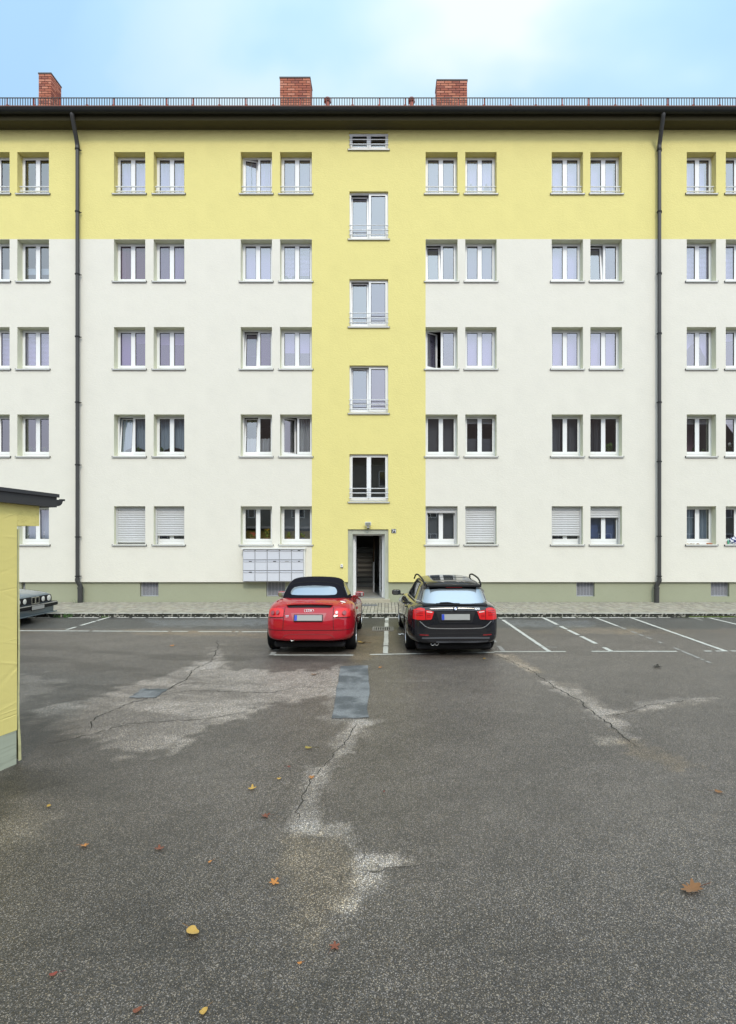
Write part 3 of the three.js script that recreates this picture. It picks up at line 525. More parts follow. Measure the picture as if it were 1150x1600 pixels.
const CFG = {
 L01: { pane, in: [{ t: 'curtain', m: 'plum', x: [.0, 1], back: .3 }] }, L11: { pane, in: [{ t: 'curtain', m: 'plum', back: .35, waves: 3 }], label: 'window with dark red curtains drawn' },
  A11: { in: [net({ x: [.06, 1], y: [0, .95] })] }, A21: { in: [net({ waves: 9, x: [.04, 1], y: [0, .96] })] },
  B11: { in: [net({ x: [.0, .5], waves: 6, m: 'drape' }), net({ x: [.5, 1], waves: 5 })], left: { open: .25 } }, B21: { in: [{ t: 'roller', m: 'slate', y: [0, .97] }] },
  C11: { in: [{ t: 'roller', m: 'slate' }] }, C21: { in: [{ t: 'swag', lift: .42, pointed: true, m: 'net' }], label: 'window with a white lace curtain cut in points' },
  D11: { in: [net({ waves: 3, y: [0, .93], amp: .01 })] }, D21: { in: [net({ waves: 2, y: [0, .93], x: [0, .9], amp: .01 })] }, R11: { in: [net({ x: [0, .85], waves: 2, amp: .01 })] }, R21: {},
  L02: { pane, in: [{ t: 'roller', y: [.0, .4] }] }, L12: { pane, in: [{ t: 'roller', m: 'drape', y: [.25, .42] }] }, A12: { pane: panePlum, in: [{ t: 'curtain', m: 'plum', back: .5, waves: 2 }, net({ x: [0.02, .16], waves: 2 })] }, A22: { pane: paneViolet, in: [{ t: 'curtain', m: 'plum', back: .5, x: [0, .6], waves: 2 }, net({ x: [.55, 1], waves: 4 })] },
  B12: { in: [net({ waves: 3, amp: .01 })] }, B22: { in: [{ t: 'blind', y: [.22, 1] }], label: 'window with a white venetian blind let down to plant height' },
  C12: { left: T, in: [] }, C22: { in: [{ t: 'roller', m: 'slate' }] }, D12: { in: [net({ waves: 2, y: [0, .96], amp: .008 })] }, D22: { left: T, in: [] }, R12: { in: [{ t: 'blind' }] }, R22: { in: [{ t: 'blind' }] },
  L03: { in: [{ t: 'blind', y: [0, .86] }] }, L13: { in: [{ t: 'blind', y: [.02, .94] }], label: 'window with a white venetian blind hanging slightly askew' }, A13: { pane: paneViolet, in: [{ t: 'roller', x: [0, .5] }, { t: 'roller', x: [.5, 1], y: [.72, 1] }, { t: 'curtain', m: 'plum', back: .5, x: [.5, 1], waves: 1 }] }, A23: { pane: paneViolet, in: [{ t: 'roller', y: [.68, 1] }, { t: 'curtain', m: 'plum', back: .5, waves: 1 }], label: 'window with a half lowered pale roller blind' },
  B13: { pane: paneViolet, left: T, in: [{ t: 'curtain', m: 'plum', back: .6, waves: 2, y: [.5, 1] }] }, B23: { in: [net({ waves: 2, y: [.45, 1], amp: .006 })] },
  C13: { left: { open: .62 } , label: 'window with its left sash swung open' }, C23: { in: [net({ waves: 2, amp: .006 })] }, D13: { in: [net({ waves: 2, amp: .006 })] }, D23: { in: [net({ waves: 7, amp: .01, x: [0, .92] })] },
  R13: { in: [{ t: 'swag', lift: .75, y: [0, .95] }], label: 'window with a white curtain drawn up in a bow' }, R23: { in: [{ t: 'roller', y: [.78, 1] }] },
  L04: {}, L14: {}, A14: { left: T, in: [{ t: 'swag', m: 'drape', lift: .2 }] }, A24: { in: [{ t: 'swag', m: 'drape', lift: .2 }] },
  B14: { left: T, in: [net({ y: [0, .45], waves: 10 })], label: 'window with a white half curtain and its left sash tilted' }, B24: { left: { open: .55 }, in: [net({ x: [.5, 1], waves: 6 })], label: 'window with its left sash open and a pale curtain on the right' },
  C14: { in: [{ t: 'roller', m: 'slate' }] }, C24: { in: [{ t: 'roller', m: 'sheet', y: [.86, 1] }, { t: 'roller', m: 'slate', y: [0, .45] }] }, D14: { in: [{ t: 'curtain', m: 'slate', waves: 5 }] }, D24: { in: [{ t: 'curtain', m: 'slate', waves: 5, x: [0, .5] }] }, R14: { in: [{ t: 'roller', y: [.85, 1] }, { t: 'curtain', m: 'plum', back: .6, waves: 1 }] }, R24: { in: [{ t: 'roller', y: [.85, 1] }] },
  L05: {}, L15: { in: [{ t: 'curtain', m: 'drape', waves: 8 }] }, A15: { shutter: true, label: 'window behind a fully lowered grey roller shutter' }, A25: { shutter: .24, label: 'window behind a roller shutter lowered to a hand above the sill' }, B15: { in: [{ t: 'roller', y: [.97, 1] }] }, B25: { in: [{ t: 'roller', m: 'slate' }] },
  C15: { shutter: 1.02, in: [{ t: 'roller', m: 'slate' }], label: 'window with its roller shutter lowered a fifth' }, C25: { shutter: true, label: 'window behind a fully lowered roller shutter right of the entrance' }, D15: { shutter: .24 }, D25: { shutter: .84, in: [{ t: 'blind', m: 'blueblind' }], label: 'window with a third lowered shutter and a blue blind' }, R15: { in: [{ t: 'curtain', m: 'drape', waves: 8 }] }, R25: {},
  S0: {}, S1: { left: { tilt: .085 } }, S2: { left: { tilt: .07 } }, S3: { left: { tilt: .07 } }, S4: {},
};
for (const o of openings) { o.rail = o.id[0] === 'S' || o.id.endsWith('1') && !o.id.endsWith('S1'); makeWindow(o, CFG[o.id] || {}); }
// entrance: stone surround, frame, opened leaves, steps, stair inside
{
  const a = FX(551), b = FX(601), t = FY(834.5), fl = FY(936), { x0, x1, y1 } = DOOR, zf = -.055, d = new THREE.Group(); d.name = 'entrance'; house.add(d);
  part('surround', [box2(x0, a, .1, y1 + .01, -.34, zf), box2(b, x1, .1, y1 + .01, -.34, zf), box2(a, b, t, y1 + .009, -.34, zf + .0005)], M.surround, d);
  part('step', [rb(x1 - x0 + .1, fl - PAVE_Y + .02, .42, .012, (x0 + x1) / 2, (fl + PAVE_Y) / 2 - .012, -.14)], std(.42, .38, .29, .85, { map: rep(grime, 1) }), d);
  const fr = .05; part('frame', [box2(a, a + fr, fl, t, -.36, -.27), box2(b - fr, b, fl, t, -.36, -.2701), box2(a + fr, b - fr, t - .05, t, -.36, -.27)], M.frame, d);
  const leaf = (hx, w, turn) => {
    const g = new THREE.Group(); g.name = 'door'; g.position.set(hx, fl + .012, -.35); g.rotation.y = turn; d.add(g); const s = turn > 0 ? 1 : -1, hh = t - fl - .07;
    const bxs = (u0, u1, v0, v1, th = .05) => box2(Math.min(s * u0, s * u1), Math.max(s * u0, s * u1), v0, v1, -th / 2, th / 2);
    const m = part('leaf_frame', [bxs(0, .1, 0, hh), bxs(w - .1, w, 0, hh), bxs(.1, w - .1, 0, .16), bxs(.1, w - .1, hh - .12, hh)], M.frame, g); void m;
    const p = new THREE.PlaneGeometry(w - .2, hh - .28); p.translate(s * w / 2, (hh + .04) / 2, 0); part('pane', p, pane, g);
    part('handle', [bx(.02, .55, .03, s * (w - .05), 1.0, .055), bx(.02, .03, .04, s * (w - .05), .78, .04), bx(.02, .03, .04, s * (w - .05), 1.22, .04)], M.gasket, g);
  };
  leaf(a + .06, .18, 1.50); leaf(b - .06, .80, -1.44);
  const hf = fl + .002; part('hall_floor', [box2(FX(531), FX(621), hf - .3, hf, -6.2, -.36)], std(.36, .36, .34, .5), house);
  const sx0 = -1.30, sx1 = -.50, st = new THREE.Group(); st.name = 'staircase'; house.add(st);
  for (let k = 0; k < 9; k++) part('stair_riser', [box2(sx0, sx1, hf, hf + .175 * (k + 1) - .045, -2.35 - .28 * (k + 1), -2.35 - .28 * k)], M.stairStone, st), part('stair_tread', [box2(sx0, sx1 + .02, hf + .175 * (k + 1) - .045, hf + .175 * (k + 1), -2.35 - .28 * (k + 1), -2.30 - .28 * k)], std(.15, .14, .13, .5), st);  // treads coloured dark to stand for the shadow lines under the nosings
  const ps = []; for (let k = 0; k < 8; k++) ps.push(bx(.018, .85, .018, sx1 + .02, hf + .45 + .175 * (k + .5), -2.35 - .28 * (k + .5)));
  part('baluster', ps, M.frame, st); part('newel_post', [bx(.06, 1.1, .06, sx1 + .03, hf + .55, -2.28)], M.frame, st); part('handrail', [tube([[sx1 + .02, hf + 1.0, -2.28], [sx1 + .02, hf + 1.0 + .175 * 8, -2.28 - .28 * 8]], .028, 8, 8)], std(.10, .06, .035, .5), st);
  part('landing', [box2(FX(531), FX(621), FY(783.5) - .95, FY(783.5) - .8, -6.2, -4.6)], M.stairWall, house);
  for (const py of [700, 560, 424, 288]) part('landing', [box2(FX(531), FX(621), FY(py), FY(py - 6), -4.6, -.4)], M.stairWall, house);
}

// ------------------------------------------------------------------ things on the wall
const font = await new FontLoader().loadAsync('fonts/droid/droid_sans_bold.typeface.json');
function word(s, size, depth) { const g = new TextGeometry(s, { font, size, depth, curveSegments: 4, bevelEnabled: false }); g.computeBoundingBox(); const b = g.boundingBox; g.translate(-(b.min.x + b.max.x) / 2, -(b.min.y + b.max.y) / 2, 0); return g; }
{
  const x0 = FX(382), x1 = FX(476), y0 = FY(908), y1 = FY(858), w = x1 - x0, h = y1 - y0, dp = .20;
  const mb = thing('mailbox_cabinet', 'light grey wall cabinet of fifteen letterboxes under the ground-floor window', 'letterboxes', [(x0 + x1) / 2, y0, -WALL + .002]);
  part('case', [box2(-w / 2, w / 2, 0, h, 0, dp)], std(.30, .305, .33, .5), mb);
  part('hood', [box2(-w / 2 - .04, w / 2 + .06, h + .002, h + .045, -.0, dp + .06)], M.mailHood, mb); part('side_panel', [box2(w / 2 + .002, w / 2 + .03, -.01, h, .0, dp + .02)], M.mailHood, mb);
  const cw = w / 5, ch = h / 3, dg = rb(cw - .026, ch - .034, .018, .005), sg = bx(cw - .05, .026, .012), lg = cyl(.011, .011, .012, 10, 0, 0, 0, 'z'), R = rng(8);
  for (let r = 0; r < 3; r++) for (let c = 0; c < 5; c++) {
    const d = part('mailbox_door', dg, M.mail, mb); d.position.set(-w / 2 + cw * (c + .5), ch * (r + .5), dp + .008);
    const s = part('slot_flap', sg, M.mail, d); s.position.set(.01, ch / 2 - .042, .0132); const gap = part('slot', bx(cw - .05, .012, .004), M.mailDark, d); gap.position.set(.01, ch / 2 - .060, .0095);
    const l = part('lock', lg, M.mailDark, d); l.position.set(-cw / 2 + .035, ch / 2 - .045, .012);
    if (R() < .4) { const n = part('name_tag', bx(.06 + R() * .06, .022, .003), R() < .4 ? M.mailDark : M.plate, d); n.position.set(.05, ch / 2 - .042, .0205); }
  }
}
{
  const l = thing('wall_lamp', 'small pale floodlight with grey lens on the wall above the entrance door', 'lamp', [FX(575.3), FY(826), -WALL]);
  part('housing', [rb(.20, .12, .09, .015, 0, .155, .13)], std(.66, .65, .60, .5), l); part('lens', [rb(.165, .085, .012, .004, 0, .155, .178)], std(.24, .25, .22, .15), l); part('bracket', [bx(.07, .07, .12, 0, .09, .06), rb(.085, .06, .09, .012, 0, .052, .07)], std(.62, .62, .6, .5), l); part('sensor', [new THREE.SphereGeometry(.035, 14, 10).translate(0, .02, .085)], std(.03, .03, .03, .3), l);
  const n = thing('house_number', 'small dark blue enamel house number plate right of the entrance door', 'sign', [FX(615.3), FY(829.8), -WALL]);
  part('plate', [rb(.155, .135, .012, .005, 0, 0, .008)], std(.012, .014, .035, .35), n); part('border', [box2(-.07, .07, .058, .062, .0141, .0155), box2(-.07, .07, -.062, -.058, .0141, .0155)], std(.7, .7, .7, .5), n); part('numeral', [word('71', .095, .004).translate(0, 0, .0142)], std(.8, .8, .8, .5), n);
  const b = thing('doorbell', 'small white doorbell box on the yellow wall left of the entrance', 'doorbell', [FX(534), FY(884), -WALL]);
  part('box', [rb(.085, .10, .035, .008, 0, 0, .019)], std(.74, .72, .66, .5), b); part('button', [cyl(.014, .014, .01, 12, 0, .005, .04, 'z')], std(.2, .2, .2, .5), b); part('shade', [bx(.085, .01, .03, 0, -.056, .02)], M.gasket, b);
  const gx = (577 - VX) * 2.15 / (946 - VY), gz = -FOCAL * 2.15 / (946 - VY);
  const f = thing('foot_grate', 'grey steel foot scraper grate set in the pavement before the entrance', 'grate', [gx, PAVE_Y + .004, gz]);
  part('frame', [box2(-.25, .25, 0, .012, -.13, -.115), box2(-.25, .25, 0, .012, .115, .13), box2(-.25, -.235, 0, .0121, -.115, .115), box2(.235, .25, 0, .0121, -.115, .115)], std(.36, .37, .40, .4, { metalness: .5 }), f);
  for (let k = 0; k < 12; k++) part('bar', [bx(.012, .01, .228, -.21 + k * .038, .006, 0)], std(.36, .37, .40, .4, { metalness: .5 }), f); part('pit', [bx(.47, .003, .23, 0, .0015, 0)], M.gasket, f);
  const [dx, dz] = G(598.5, 983);
  const dg = thing('drain_grate', 'iron drain grate with dark slots in the asphalt between the two cars', 'drain', [dx, .004, dz], 0);
  part('frame', [box2(-.26, .26, 0, .012, -.28, -.20), box2(-.26, .26, 0, .012, .20, .28), box2(-.26, -.215, 0, .0121, -.2, .2), box2(.215, .26, 0, .0121, -.2, .2)], std(.20, .19, .17, .8), dg);
  for (let k = 0; k < 8; k++) part('bar', [bx(.022, .012, .4, -.19 + k * .0543, .006, 0)], std(.26, .25, .22, .75), dg); part('pit', [bx(.42, .002, .4, 0, .001, 0)], M.gasket, dg);
}
// plants and odds and ends in and on the windows
{
  const at = (px, py, back) => [FX(px) * (WALL + back) / WALL, 0, -WALL - back];
  const leaves = (n, seed, hgt, spread, w, l) => { const R = rng(seed), o = []; for (let i = 0; i < n; i++) { const q = new THREE.PlaneGeometry(w, l, 2, 3), p = q.attributes.position; for (let k = 0; k < p.count; k++) { const v = p.getY(k) / l; p.setX(k, p.getX(k) * (1 - Math.abs(v * 1.8) ** 2)); p.setZ(k, -.35 * l * v * v + Math.abs(p.getX(k)) * .4); } q.translate(0, l / 2, 0); q.rotateX(.2 + R() * 1.0); q.rotateY(R() * 6.28); q.translate((R() - .5) * spread * .4, hgt * R() * .7, (R() - .5) * spread * .4); q.computeVertexNormals(); o.push(q); } return o; };
  const flowers = (n, seed, hgt, spread, r) => { const R = rng(seed), o = []; for (let i = 0; i < n; i++) { const c = [(R() - .5) * spread, hgt * (.55 + .45 * R()), (R() - .5) * spread * .6]; for (let k = 0; k < 5; k++) { const q = new THREE.SphereGeometry(r, 6, 5); q.scale(1, .5, 1); q.translate(c[0] + (R() - .5) * r * 2.2, c[1] + (R() - .5) * r * 2.2, c[2] + (R() - .5) * r); o.push(q); } } return o; };
  const potG = (r, h) => new THREE.LatheGeometry([[0, 0], [r * .72, 0], [r * .95, h * .8], [r * 1.08, h * .8], [r * 1.08, h], [r * .9, h], [r * .85, h * .86], [0, h * .86]].map(([a, b]) => new THREE.Vector2(a, b)), 18);
  function pot(label, px, row, back, o) {
    const y = FY(ROWS[row][1]) + .10, t = thing(o.name ?? 'potted_plant', label, o.cat ?? 'plant', [at(px, 0, back)[0], y, -WALL - back], 0, o.group);
    part('pot', potG(o.r ?? .06, o.h ?? .11), o.pot ?? M.terracotta, t);
    if (o.leaf) part('foliage', leaves(o.leaf, o.seed, o.tall, o.spread, o.lw ?? .04, o.ll ?? .1).map((q) => q.translate(0, (o.h ?? .11) * .9, 0)), o.lm ?? M.green, t);
    if (o.flower) part('flower', flowers(o.flower, o.seed + 1, o.tall + .06, o.spread, o.fr ?? .018).map((q) => q.translate(0, (o.h ?? .11) * .9, 0)), o.fm, t);
    if (o.cactus) part('cactus', [new THREE.CapsuleGeometry(.03, o.cactus, 6, 12).translate(0, (o.h ?? .11) + o.cactus * .6, 0)], M.green, t);
  }
  pot('potted geranium with coral red blooms behind the left pane above the letterboxes', 393, 4, .40, { leaf: 18, seed: 1, tall: .12, spread: .2, flower: 6, fm: M.petalRed, fr: .024 });
  pot('potted plant with yellow blooms beside the red geranium above the letterboxes', 417, 4, .40, { leaf: 22, seed: 2, tall: .28, spread: .2, flower: 5, fm: M.petalYellow, fr: .016, lm: M.greenLight });
  pot('light green leafy pot plant in the left pane next to the entrance bay', 451, 4, .40, { leaf: 30, seed: 3, tall: .22, spread: .2, lm: M.greenLight });
  pot('low green plant in a blue pot in the right pane by the entrance bay', 473, 4, .40, { leaf: 26, seed: 4, tall: .12, spread: .2, pot: M.potBlue, lm: M.greenLight, r: .075 });
  pot('small bright green succulent in the window with the one fifth lowered shutter', 705, 4, .45, { leaf: 12, seed: 5, tall: .06, spread: .1, lm: M.greenLight, r: .04, h: .07, ll: .06 });
  pot('white orchid spray in the half hidden ground-floor window, nearer the garage', 45, 4, .46, { leaf: 6, seed: 6, tall: .06, spread: .1, flower: 6, fm: M.petalWhite, pot: M.potWhite, fr: .02 });
  pot('white orchid spray in the half hidden ground-floor window, farther from the garage', 70, 4, .46, { leaf: 6, seed: 7, tall: .16, spread: .12, flower: 6, fm: M.petalWhite, pot: M.potWhite, fr: .02 });
  pot('bushy light green plant in the first-floor window left of the right downpipe', 952, 3, .46, { leaf: 46, seed: 8, tall: .28, spread: .3, lm: M.greenLight, lw: .07, ll: .14 });
  pot('small cactus in a clay pot in the left pane right of the downpipe', 1083, 3, .46, { cactus: .09 }); pot('small cactus in a clay pot next to the middle bar right of the downpipe', 1098, 3, .46, { cactus: .05 }); pot('small leafy clay pot plant at the outer end of the cactus windowsill', 1107, 3, .46, { leaf: 14, seed: 9, tall: .08, spread: .12, lm: M.green });
  pot('white flowering plant in the first-floor window cut by the picture edge', 1140, 3, .46, { leaf: 10, seed: 10, tall: .3, spread: .12, flower: 4, fm: M.petalWhite, fr: .03, pot: M.potWhite });
  pot('dark green pot plant in the left pane of the first-floor window by the left downpipe', 48, 3, .47, { leaf: 22, seed: 11, tall: .12, spread: .2, flower: 3, fm: M.petalWhite, fr: .012 }); pot('dark green pot plant in the right pane of the first-floor window by the left downpipe', 70, 3, .47, { leaf: 22, seed: 12, tall: .12, spread: .2, flower: 3, fm: M.petalYellow, fr: .012 });
  pot('low dark plant at the bottom of the draped window, nearer the left downpipe', 218, 3, .40, { leaf: 30, seed: 13, tall: .1, spread: .24, pot: M.mailDark }); pot('low dark plant at the bottom of the draped window, farther from the left downpipe', 252, 3, .40, { leaf: 30, seed: 14, tall: .1, spread: .24, pot: M.mailDark });
  pot('white blossoming pot plant below the white venetian blind on the second upper row', 451, 1, .44, { leaf: 20, seed: 15, tall: .12, spread: .2, flower: 9, fm: M.petalWhite, fr: .03, pot: M.potWhite });
  // stones and a shell on the sill of the curtained window
  const sy = FY(850.5) + .002, R = rng(77);
  [1076, 1081, 1086, 1092].forEach((px, i) => { const q = new THREE.IcosahedronGeometry(.03 + .012 * R(), 2), p = q.attributes.position; for (let k = 0; k < p.count; k++) { const f = .75 + .5 * vn(p.getX(k) * 40 + i * 9, p.getY(k) * 40 + p.getZ(k) * 31, 55); p.setXYZ(k, p.getX(k) * f * 1.3, p.getY(k) * f * .7, p.getZ(k) * f); } q.computeVertexNormals(); const m = part('pebble', q, std(...[[.5, .42, .3], [.34, .28, .2], [.55, .5, .42], [.30, .2, .13]][i], .9), scene); m.name = numbered('pebble'); m.position.set(FX(px), sy + .008, -WALL - .06); tag(m, ['tan pebble at the outer end of the row on the curtained ground-floor sill', 'dull brown pebble second in the row on the curtained ground-floor sill', 'pale pebble third in the row on the curtained ground-floor sill', 'dark brown pebble last in the row on the curtained ground-floor sill'][i], 'stone', 'stones on the windowsill'); });
  { const q = new THREE.SphereGeometry(.06, 16, 10); q.scale(1.7, .5, 1); const m = part('clay_dish', q, std(.42, .17, .09, .8), scene); m.position.set(FX(1110), sy + .02, -WALL - .06); tag(m, 'flat reddish clay ornament on the sill of the curtained ground-floor window', 'ornament'); }
  const y5 = sy; const bt = thing('bottle', 'small green bottle with white cap on the sill at the picture edge', 'bottle', [FX(1139.5), y5, -WALL - .06]);
  part('body', new THREE.LatheGeometry([[0, 0], [.035, 0], [.036, .10], [.014, .14], [.013, .17], [0, .17]].map(([a, b]) => new THREE.Vector2(a, b)), 16), phys(.10, .38, .24, .2, { clearcoat: 1 }), bt); part('cap', [cyl(.016, .016, .03, 12, 0, .185, 0)], M.potWhite, bt);
  const jr = thing('jar', 'small pale pink jar beside the green bottle on the sill', 'jar', [FX(1135.6), y5, -WALL - .05]); part('body', [cyl(.03, .028, .09, 14, 0, .045, 0)], std(.6, .42, .4, .5), jr); part('lid', [cyl(.033, .033, .02, 14, 0, .1, 0)], M.potWhite, jr);
  const bg = thing('striped_bag', 'small blue and white striped bag on the sill at the picture edge', 'bag', [FX(1148), y5, -WALL - .08]);
  const stripe = dataTex(128, 128, (i, j) => { const t = Math.sin((i + 14 * Math.sin(j / 12)) / 5) > 0 ? 1 : 0; return t ? [.75, .76, .8].map(toS) : [.04, .05, .16].map(toS); }, true);
  part('body', [(() => { const q = new THREE.SphereGeometry(.12, 24, 16), p = q.attributes.position; for (let k = 0; k < p.count; k++) p.setXYZ(k, p.getX(k) * 1.1, p.getY(k) * (1 + .15 * Math.sin(p.getX(k) * 30)), p.getZ(k) * .5); q.translate(0, .12, 0); q.computeVertexNormals(); return q; })()], std(1, 1, 1, .9, { map: stripe }), bg); part('strap', [new THREE.TorusGeometry(.06, .008, 8, 20, Math.PI).translate(0, .22, 0)], M.cloth, bg);
}

// ------------------------------------------------------------------ garage at the left
{
  const ax = -3.703, az = -5.395, ux = .05 / .1724, uz = -.165 / .1724, ang = Math.atan2(-uz, ux);   // local x runs along the gable to its far corner
  const gr = thing('garage', 'yellow rendered garage with dark roof edge at the left picture edge', 'garage', [ax, 0, az], ang);
  // local axes: x towards the far corner, z out of the gable towards the yard
  const far = .178, near = -5.6, top = 2.60, pl = .335, deep = -6.0, R = rng(6);
  const ym = std(.80, .68, .235, .9, { map: rep(plasterTint, 1), bumpMap: rep(strokeBump, .75), bumpScale: .009 }), gm = std(.44, .47, .36, .9, { map: rep(grime, 1.2) });
  part('wall', [box2(near, far, pl, top, deep, 0)], ym, gr);
  part('plinth', [box2(near, far - .004, -.05, pl - .001, deep, -.003)], gm, gr);
  // corner strip a little apart from the wall, bent
  const strip = []; { const n = 14; for (let k = 0; k < n; k++) { const y0 = .02 + k / n * 2.3, y1 = .02 + (k + 1) / n * 2.3, o = (y) => .014 + .010 * Math.exp(-(((y - .1) / .3) ** 2)) - .004 * Math.sin(y * 4), w = (y) => .022 + .010 * step(.5, .1, y); strip.push([[far + o(y0), y0, -.01], [far + o(y0) + w(y0), y0, -.01], [far + o(y1) + w(y1), y1, -.01], [far + o(y1), y1, -.01]], [[far + o(y0) + w(y0), y0, -.01], [far + o(y0) + w(y0), y0, -.10], [far + o(y1) + w(y1), y1, -.10], [far + o(y1) + w(y1), y1, -.01]]); } }
  part('corner_strip', quads(strip), std(.62, .58, .30, .85, { map: rep(grime, 1) }), gr);
  part('corner_joint', [box2(far, far + .013, .0, 2.3, -.2, -.03)], M.gasket, gr);
  part('eaves_block', [box2(far, .43, 2.355, top + .005, -.5, -.002)], ym, gr);
  // roof, falling a little towards the gutter at the far end
  const fall = (x) => 2.70 - .035 * (x + .0);
  const prof = new THREE.Shape([[near, fall(near) - .125], [.585, fall(.585) - .125], [.585, fall(.585)], [near, fall(near)]].map((p) => new THREE.Vector2(...p))), rg = new THREE.ExtrudeGeometry(prof, { depth: 6.3, bevelEnabled: false }); rg.translate(0, 0, -6.24);
  part('roof', [rg], std(.035, .034, .034, .55), gr);
  part('roof_flashing', [(() => { const s = new THREE.Shape([[near, fall(near) - .02], [.60, fall(.60) - .02], [.60, fall(.6) + .015], [near, fall(near) + .015]].map((p) => new THREE.Vector2(...p))); const q = new THREE.ExtrudeGeometry(s, { depth: .02, bevelEnabled: false }); q.translate(0, 0, .0605); return q; })()], std(.05, .05, .052, .4, { metalness: .4 }), gr);
  const gp = new THREE.Shape(); gp.moveTo(-.062, 0); gp.absarc(0, 0, .062, Math.PI, 2 * Math.PI, false); gp.lineTo(-.062, 0); const gg = new THREE.ExtrudeGeometry(gp, { depth: 6.2, bevelEnabled: false, curveSegments: 14 }); gg.translate(.655, 2.635, -6.2);
  part('gutter', [gg], std(.025, .024, .024, .45), gr); part('gutter_rim', [cyl(.009, .009, 6.2, 8, .72, 2.638, -3.1, 'z'), bx(.03, .02, .05, .735, 2.642, -.03)], M.zinc, gr);
}

// ------------------------------------------------------------------ cars
function mono(xs, ys) {                    // monotone cubic through the points
  const n = xs.length, d = [], m = []; for (let i = 0; i < n - 1; i++) d.push((ys[i + 1] - ys[i]) / (xs[i + 1] - xs[i]));
  m[0] = d[0]; m[n - 1] = d[n - 2]; for (let i = 1; i < n - 1; i++) m[i] = d[i - 1] * d[i] <= 0 ? 0 : 2 * d[i - 1] * d[i] / (d[i - 1] + d[i]);
  return (x) => { let i = 0; while (i < n - 2 && x > xs[i + 1]) i++; const h = xs[i + 1] - xs[i], t = clamp((x - xs[i]) / h), t2 = t * t, t3 = t2 * t; return (2 * t3 - 3 * t2 + 1) * ys[i] + (t3 - 2 * t2 + t) * h * m[i] + (-2 * t3 + 3 * t2) * ys[i + 1] + (t3 - t2) * h * m[i + 1]; };
}
function grid(rings, caps = true) {        // closed rings of equal length -> one skin
  const n = rings[0].length, p = [], idx = []; for (const r of rings) for (const v of r) p.push(...v);
  for (let i = 0; i < rings.length - 1; i++) for (let k = 0; k < n; k++) { const a = i * n + k, b = i * n + (k + 1) % n, c = a + n, d = b + n; idx.push(a, b, c, b, d, c); }
  if (caps) [0, rings.length - 1].forEach((ri) => { const c = rings[ri].reduce((s, v) => [s[0] + v[0] / n, s[1] + v[1] / n, s[2] + v[2] / n], [0, 0, 0]), ci = p.length / 3; p.push(...c); for (let k = 0; k < n; k++) { const a = ri * n + k, b = ri * n + (k + 1) % n; ri ? idx.push(a, b, ci) : idx.push(b, a, ci); } });
  const g = new THREE.BufferGeometry(); g.setAttribute('position', new THREE.Float32BufferAttribute(p, 3)); g.setIndex(idx); g.computeVertexNormals(); return g;
}
// stations [z, half width, underside, waist, shoulder, top]; z grows towards the tail
function bodyShell(st, shape, nz = 70, per = 5) {
  const zs = st.map((s) => s[0]), f = [1, 2, 3, 4, 5].map((k) => mono(zs, st.map((s) => s[k]))), rings = [];
  const z0 = zs[0], z1 = zs[zs.length - 1];
  for (let i = 0; i <= nz; i++) {
    const t = i / nz, e = t < .5 ? .5 * Math.pow(2 * t, 1.35) : 1 - .5 * Math.pow(2 - 2 * t, 1.6), z = z0 + (z1 - z0) * e, [w, yb, ym, ys, yt] = f.map((q) => q(z));
    const half = shape(w, yb, ym, ys, yt, z), c = new THREE.CatmullRomCurve3([[-half[1][0], half[1][1]], ...half, [-half[half.length - 2][0], half[half.length - 2][1]]].map(([x, y]) => new THREE.Vector3(x, y, 0)), false, 'centripetal');
    const segs = half.length + 1, pts = []; for (let s = 1; s < segs - 0; s++) for (let q = 0; q < (s === segs - 1 ? 1 : per); q++) { const v = c.getPoint((s + q / per) / segs); pts.push([Math.max(0, v.x), v.y]); }
    pts[0][0] = 0; pts[pts.length - 1][0] = 0;
    const ring = [...pts.map(([x, y]) => [x, y, z]), ...pts.slice(1, -1).reverse().map(([x, y]) => [-x, y, z])]; rings.push(ring);
  }
  return grid(rings);
}
// rings [height, front z, rear z, half width front, half width rear] of the cabin
function cabin(rs, n, tilt, steps = 26) {
  const ys = rs.map((r) => r[0]), f = [1, 2, 3, 4].map((k) => mono(ys, rs.map((r) => r[k]))), rings = [], N = 72;
  for (let i = 0; i <= steps; i++) {
    const t = i / steps, y = ys[0] + (ys[ys.length - 1] - ys[0]) * (1 - (1 - t) ** 1.5), [a, b, wf, wr] = f.map((q) => q(y)), ring = [];
    for (let k = 0; k < N; k++) { const th = -k / N * 2 * Math.PI, c = Math.cos(th), s = Math.sin(th), ec = Math.sign(c) * Math.abs(c) ** (2 / n), es = Math.sign(s) * Math.abs(s) ** (2 / n), z = (a + b) / 2 + (b - a) / 2 * es, w = mix(wf, wr, (es + 1) / 2); ring.push([w * ec, y + tilt(z) * t, z]); }
    rings.push(ring);
  }
  return grid(rings);
}
const AX = { rear: [[0, 0, 6], [0, 0, -1], (a, b, o) => [a, b, o]], front: [[0, 0, -8], [0, 0, 1], (a, b, o) => [a, b, o]], left: [[-4, 0, 0], [1, 0, 0], (a, b, o) => [o, b, a]], right: [[4, 0, 0], [-1, 0, 0], (a, b, o) => [o, b, a]], top: [[0, 4, 0], [0, -1, 0], (a, b, o) => [a, o, b]] };
function along(l, t) { const L = [0]; for (let i = 1; i < l.length; i++) L.push(L[i - 1] + Math.hypot(l[i][0] - l[i - 1][0], l[i][1] - l[i - 1][1])); const d = t * L[L.length - 1]; let i = 0; while (i < L.length - 2 && d > L[i + 1]) i++; const u = L[i + 1] > L[i] ? clamp((d - L[i]) / (L[i + 1] - L[i])) : 0; return [mix(l[i][0], l[i + 1][0], u), mix(l[i][1], l[i + 1][1], u)]; }
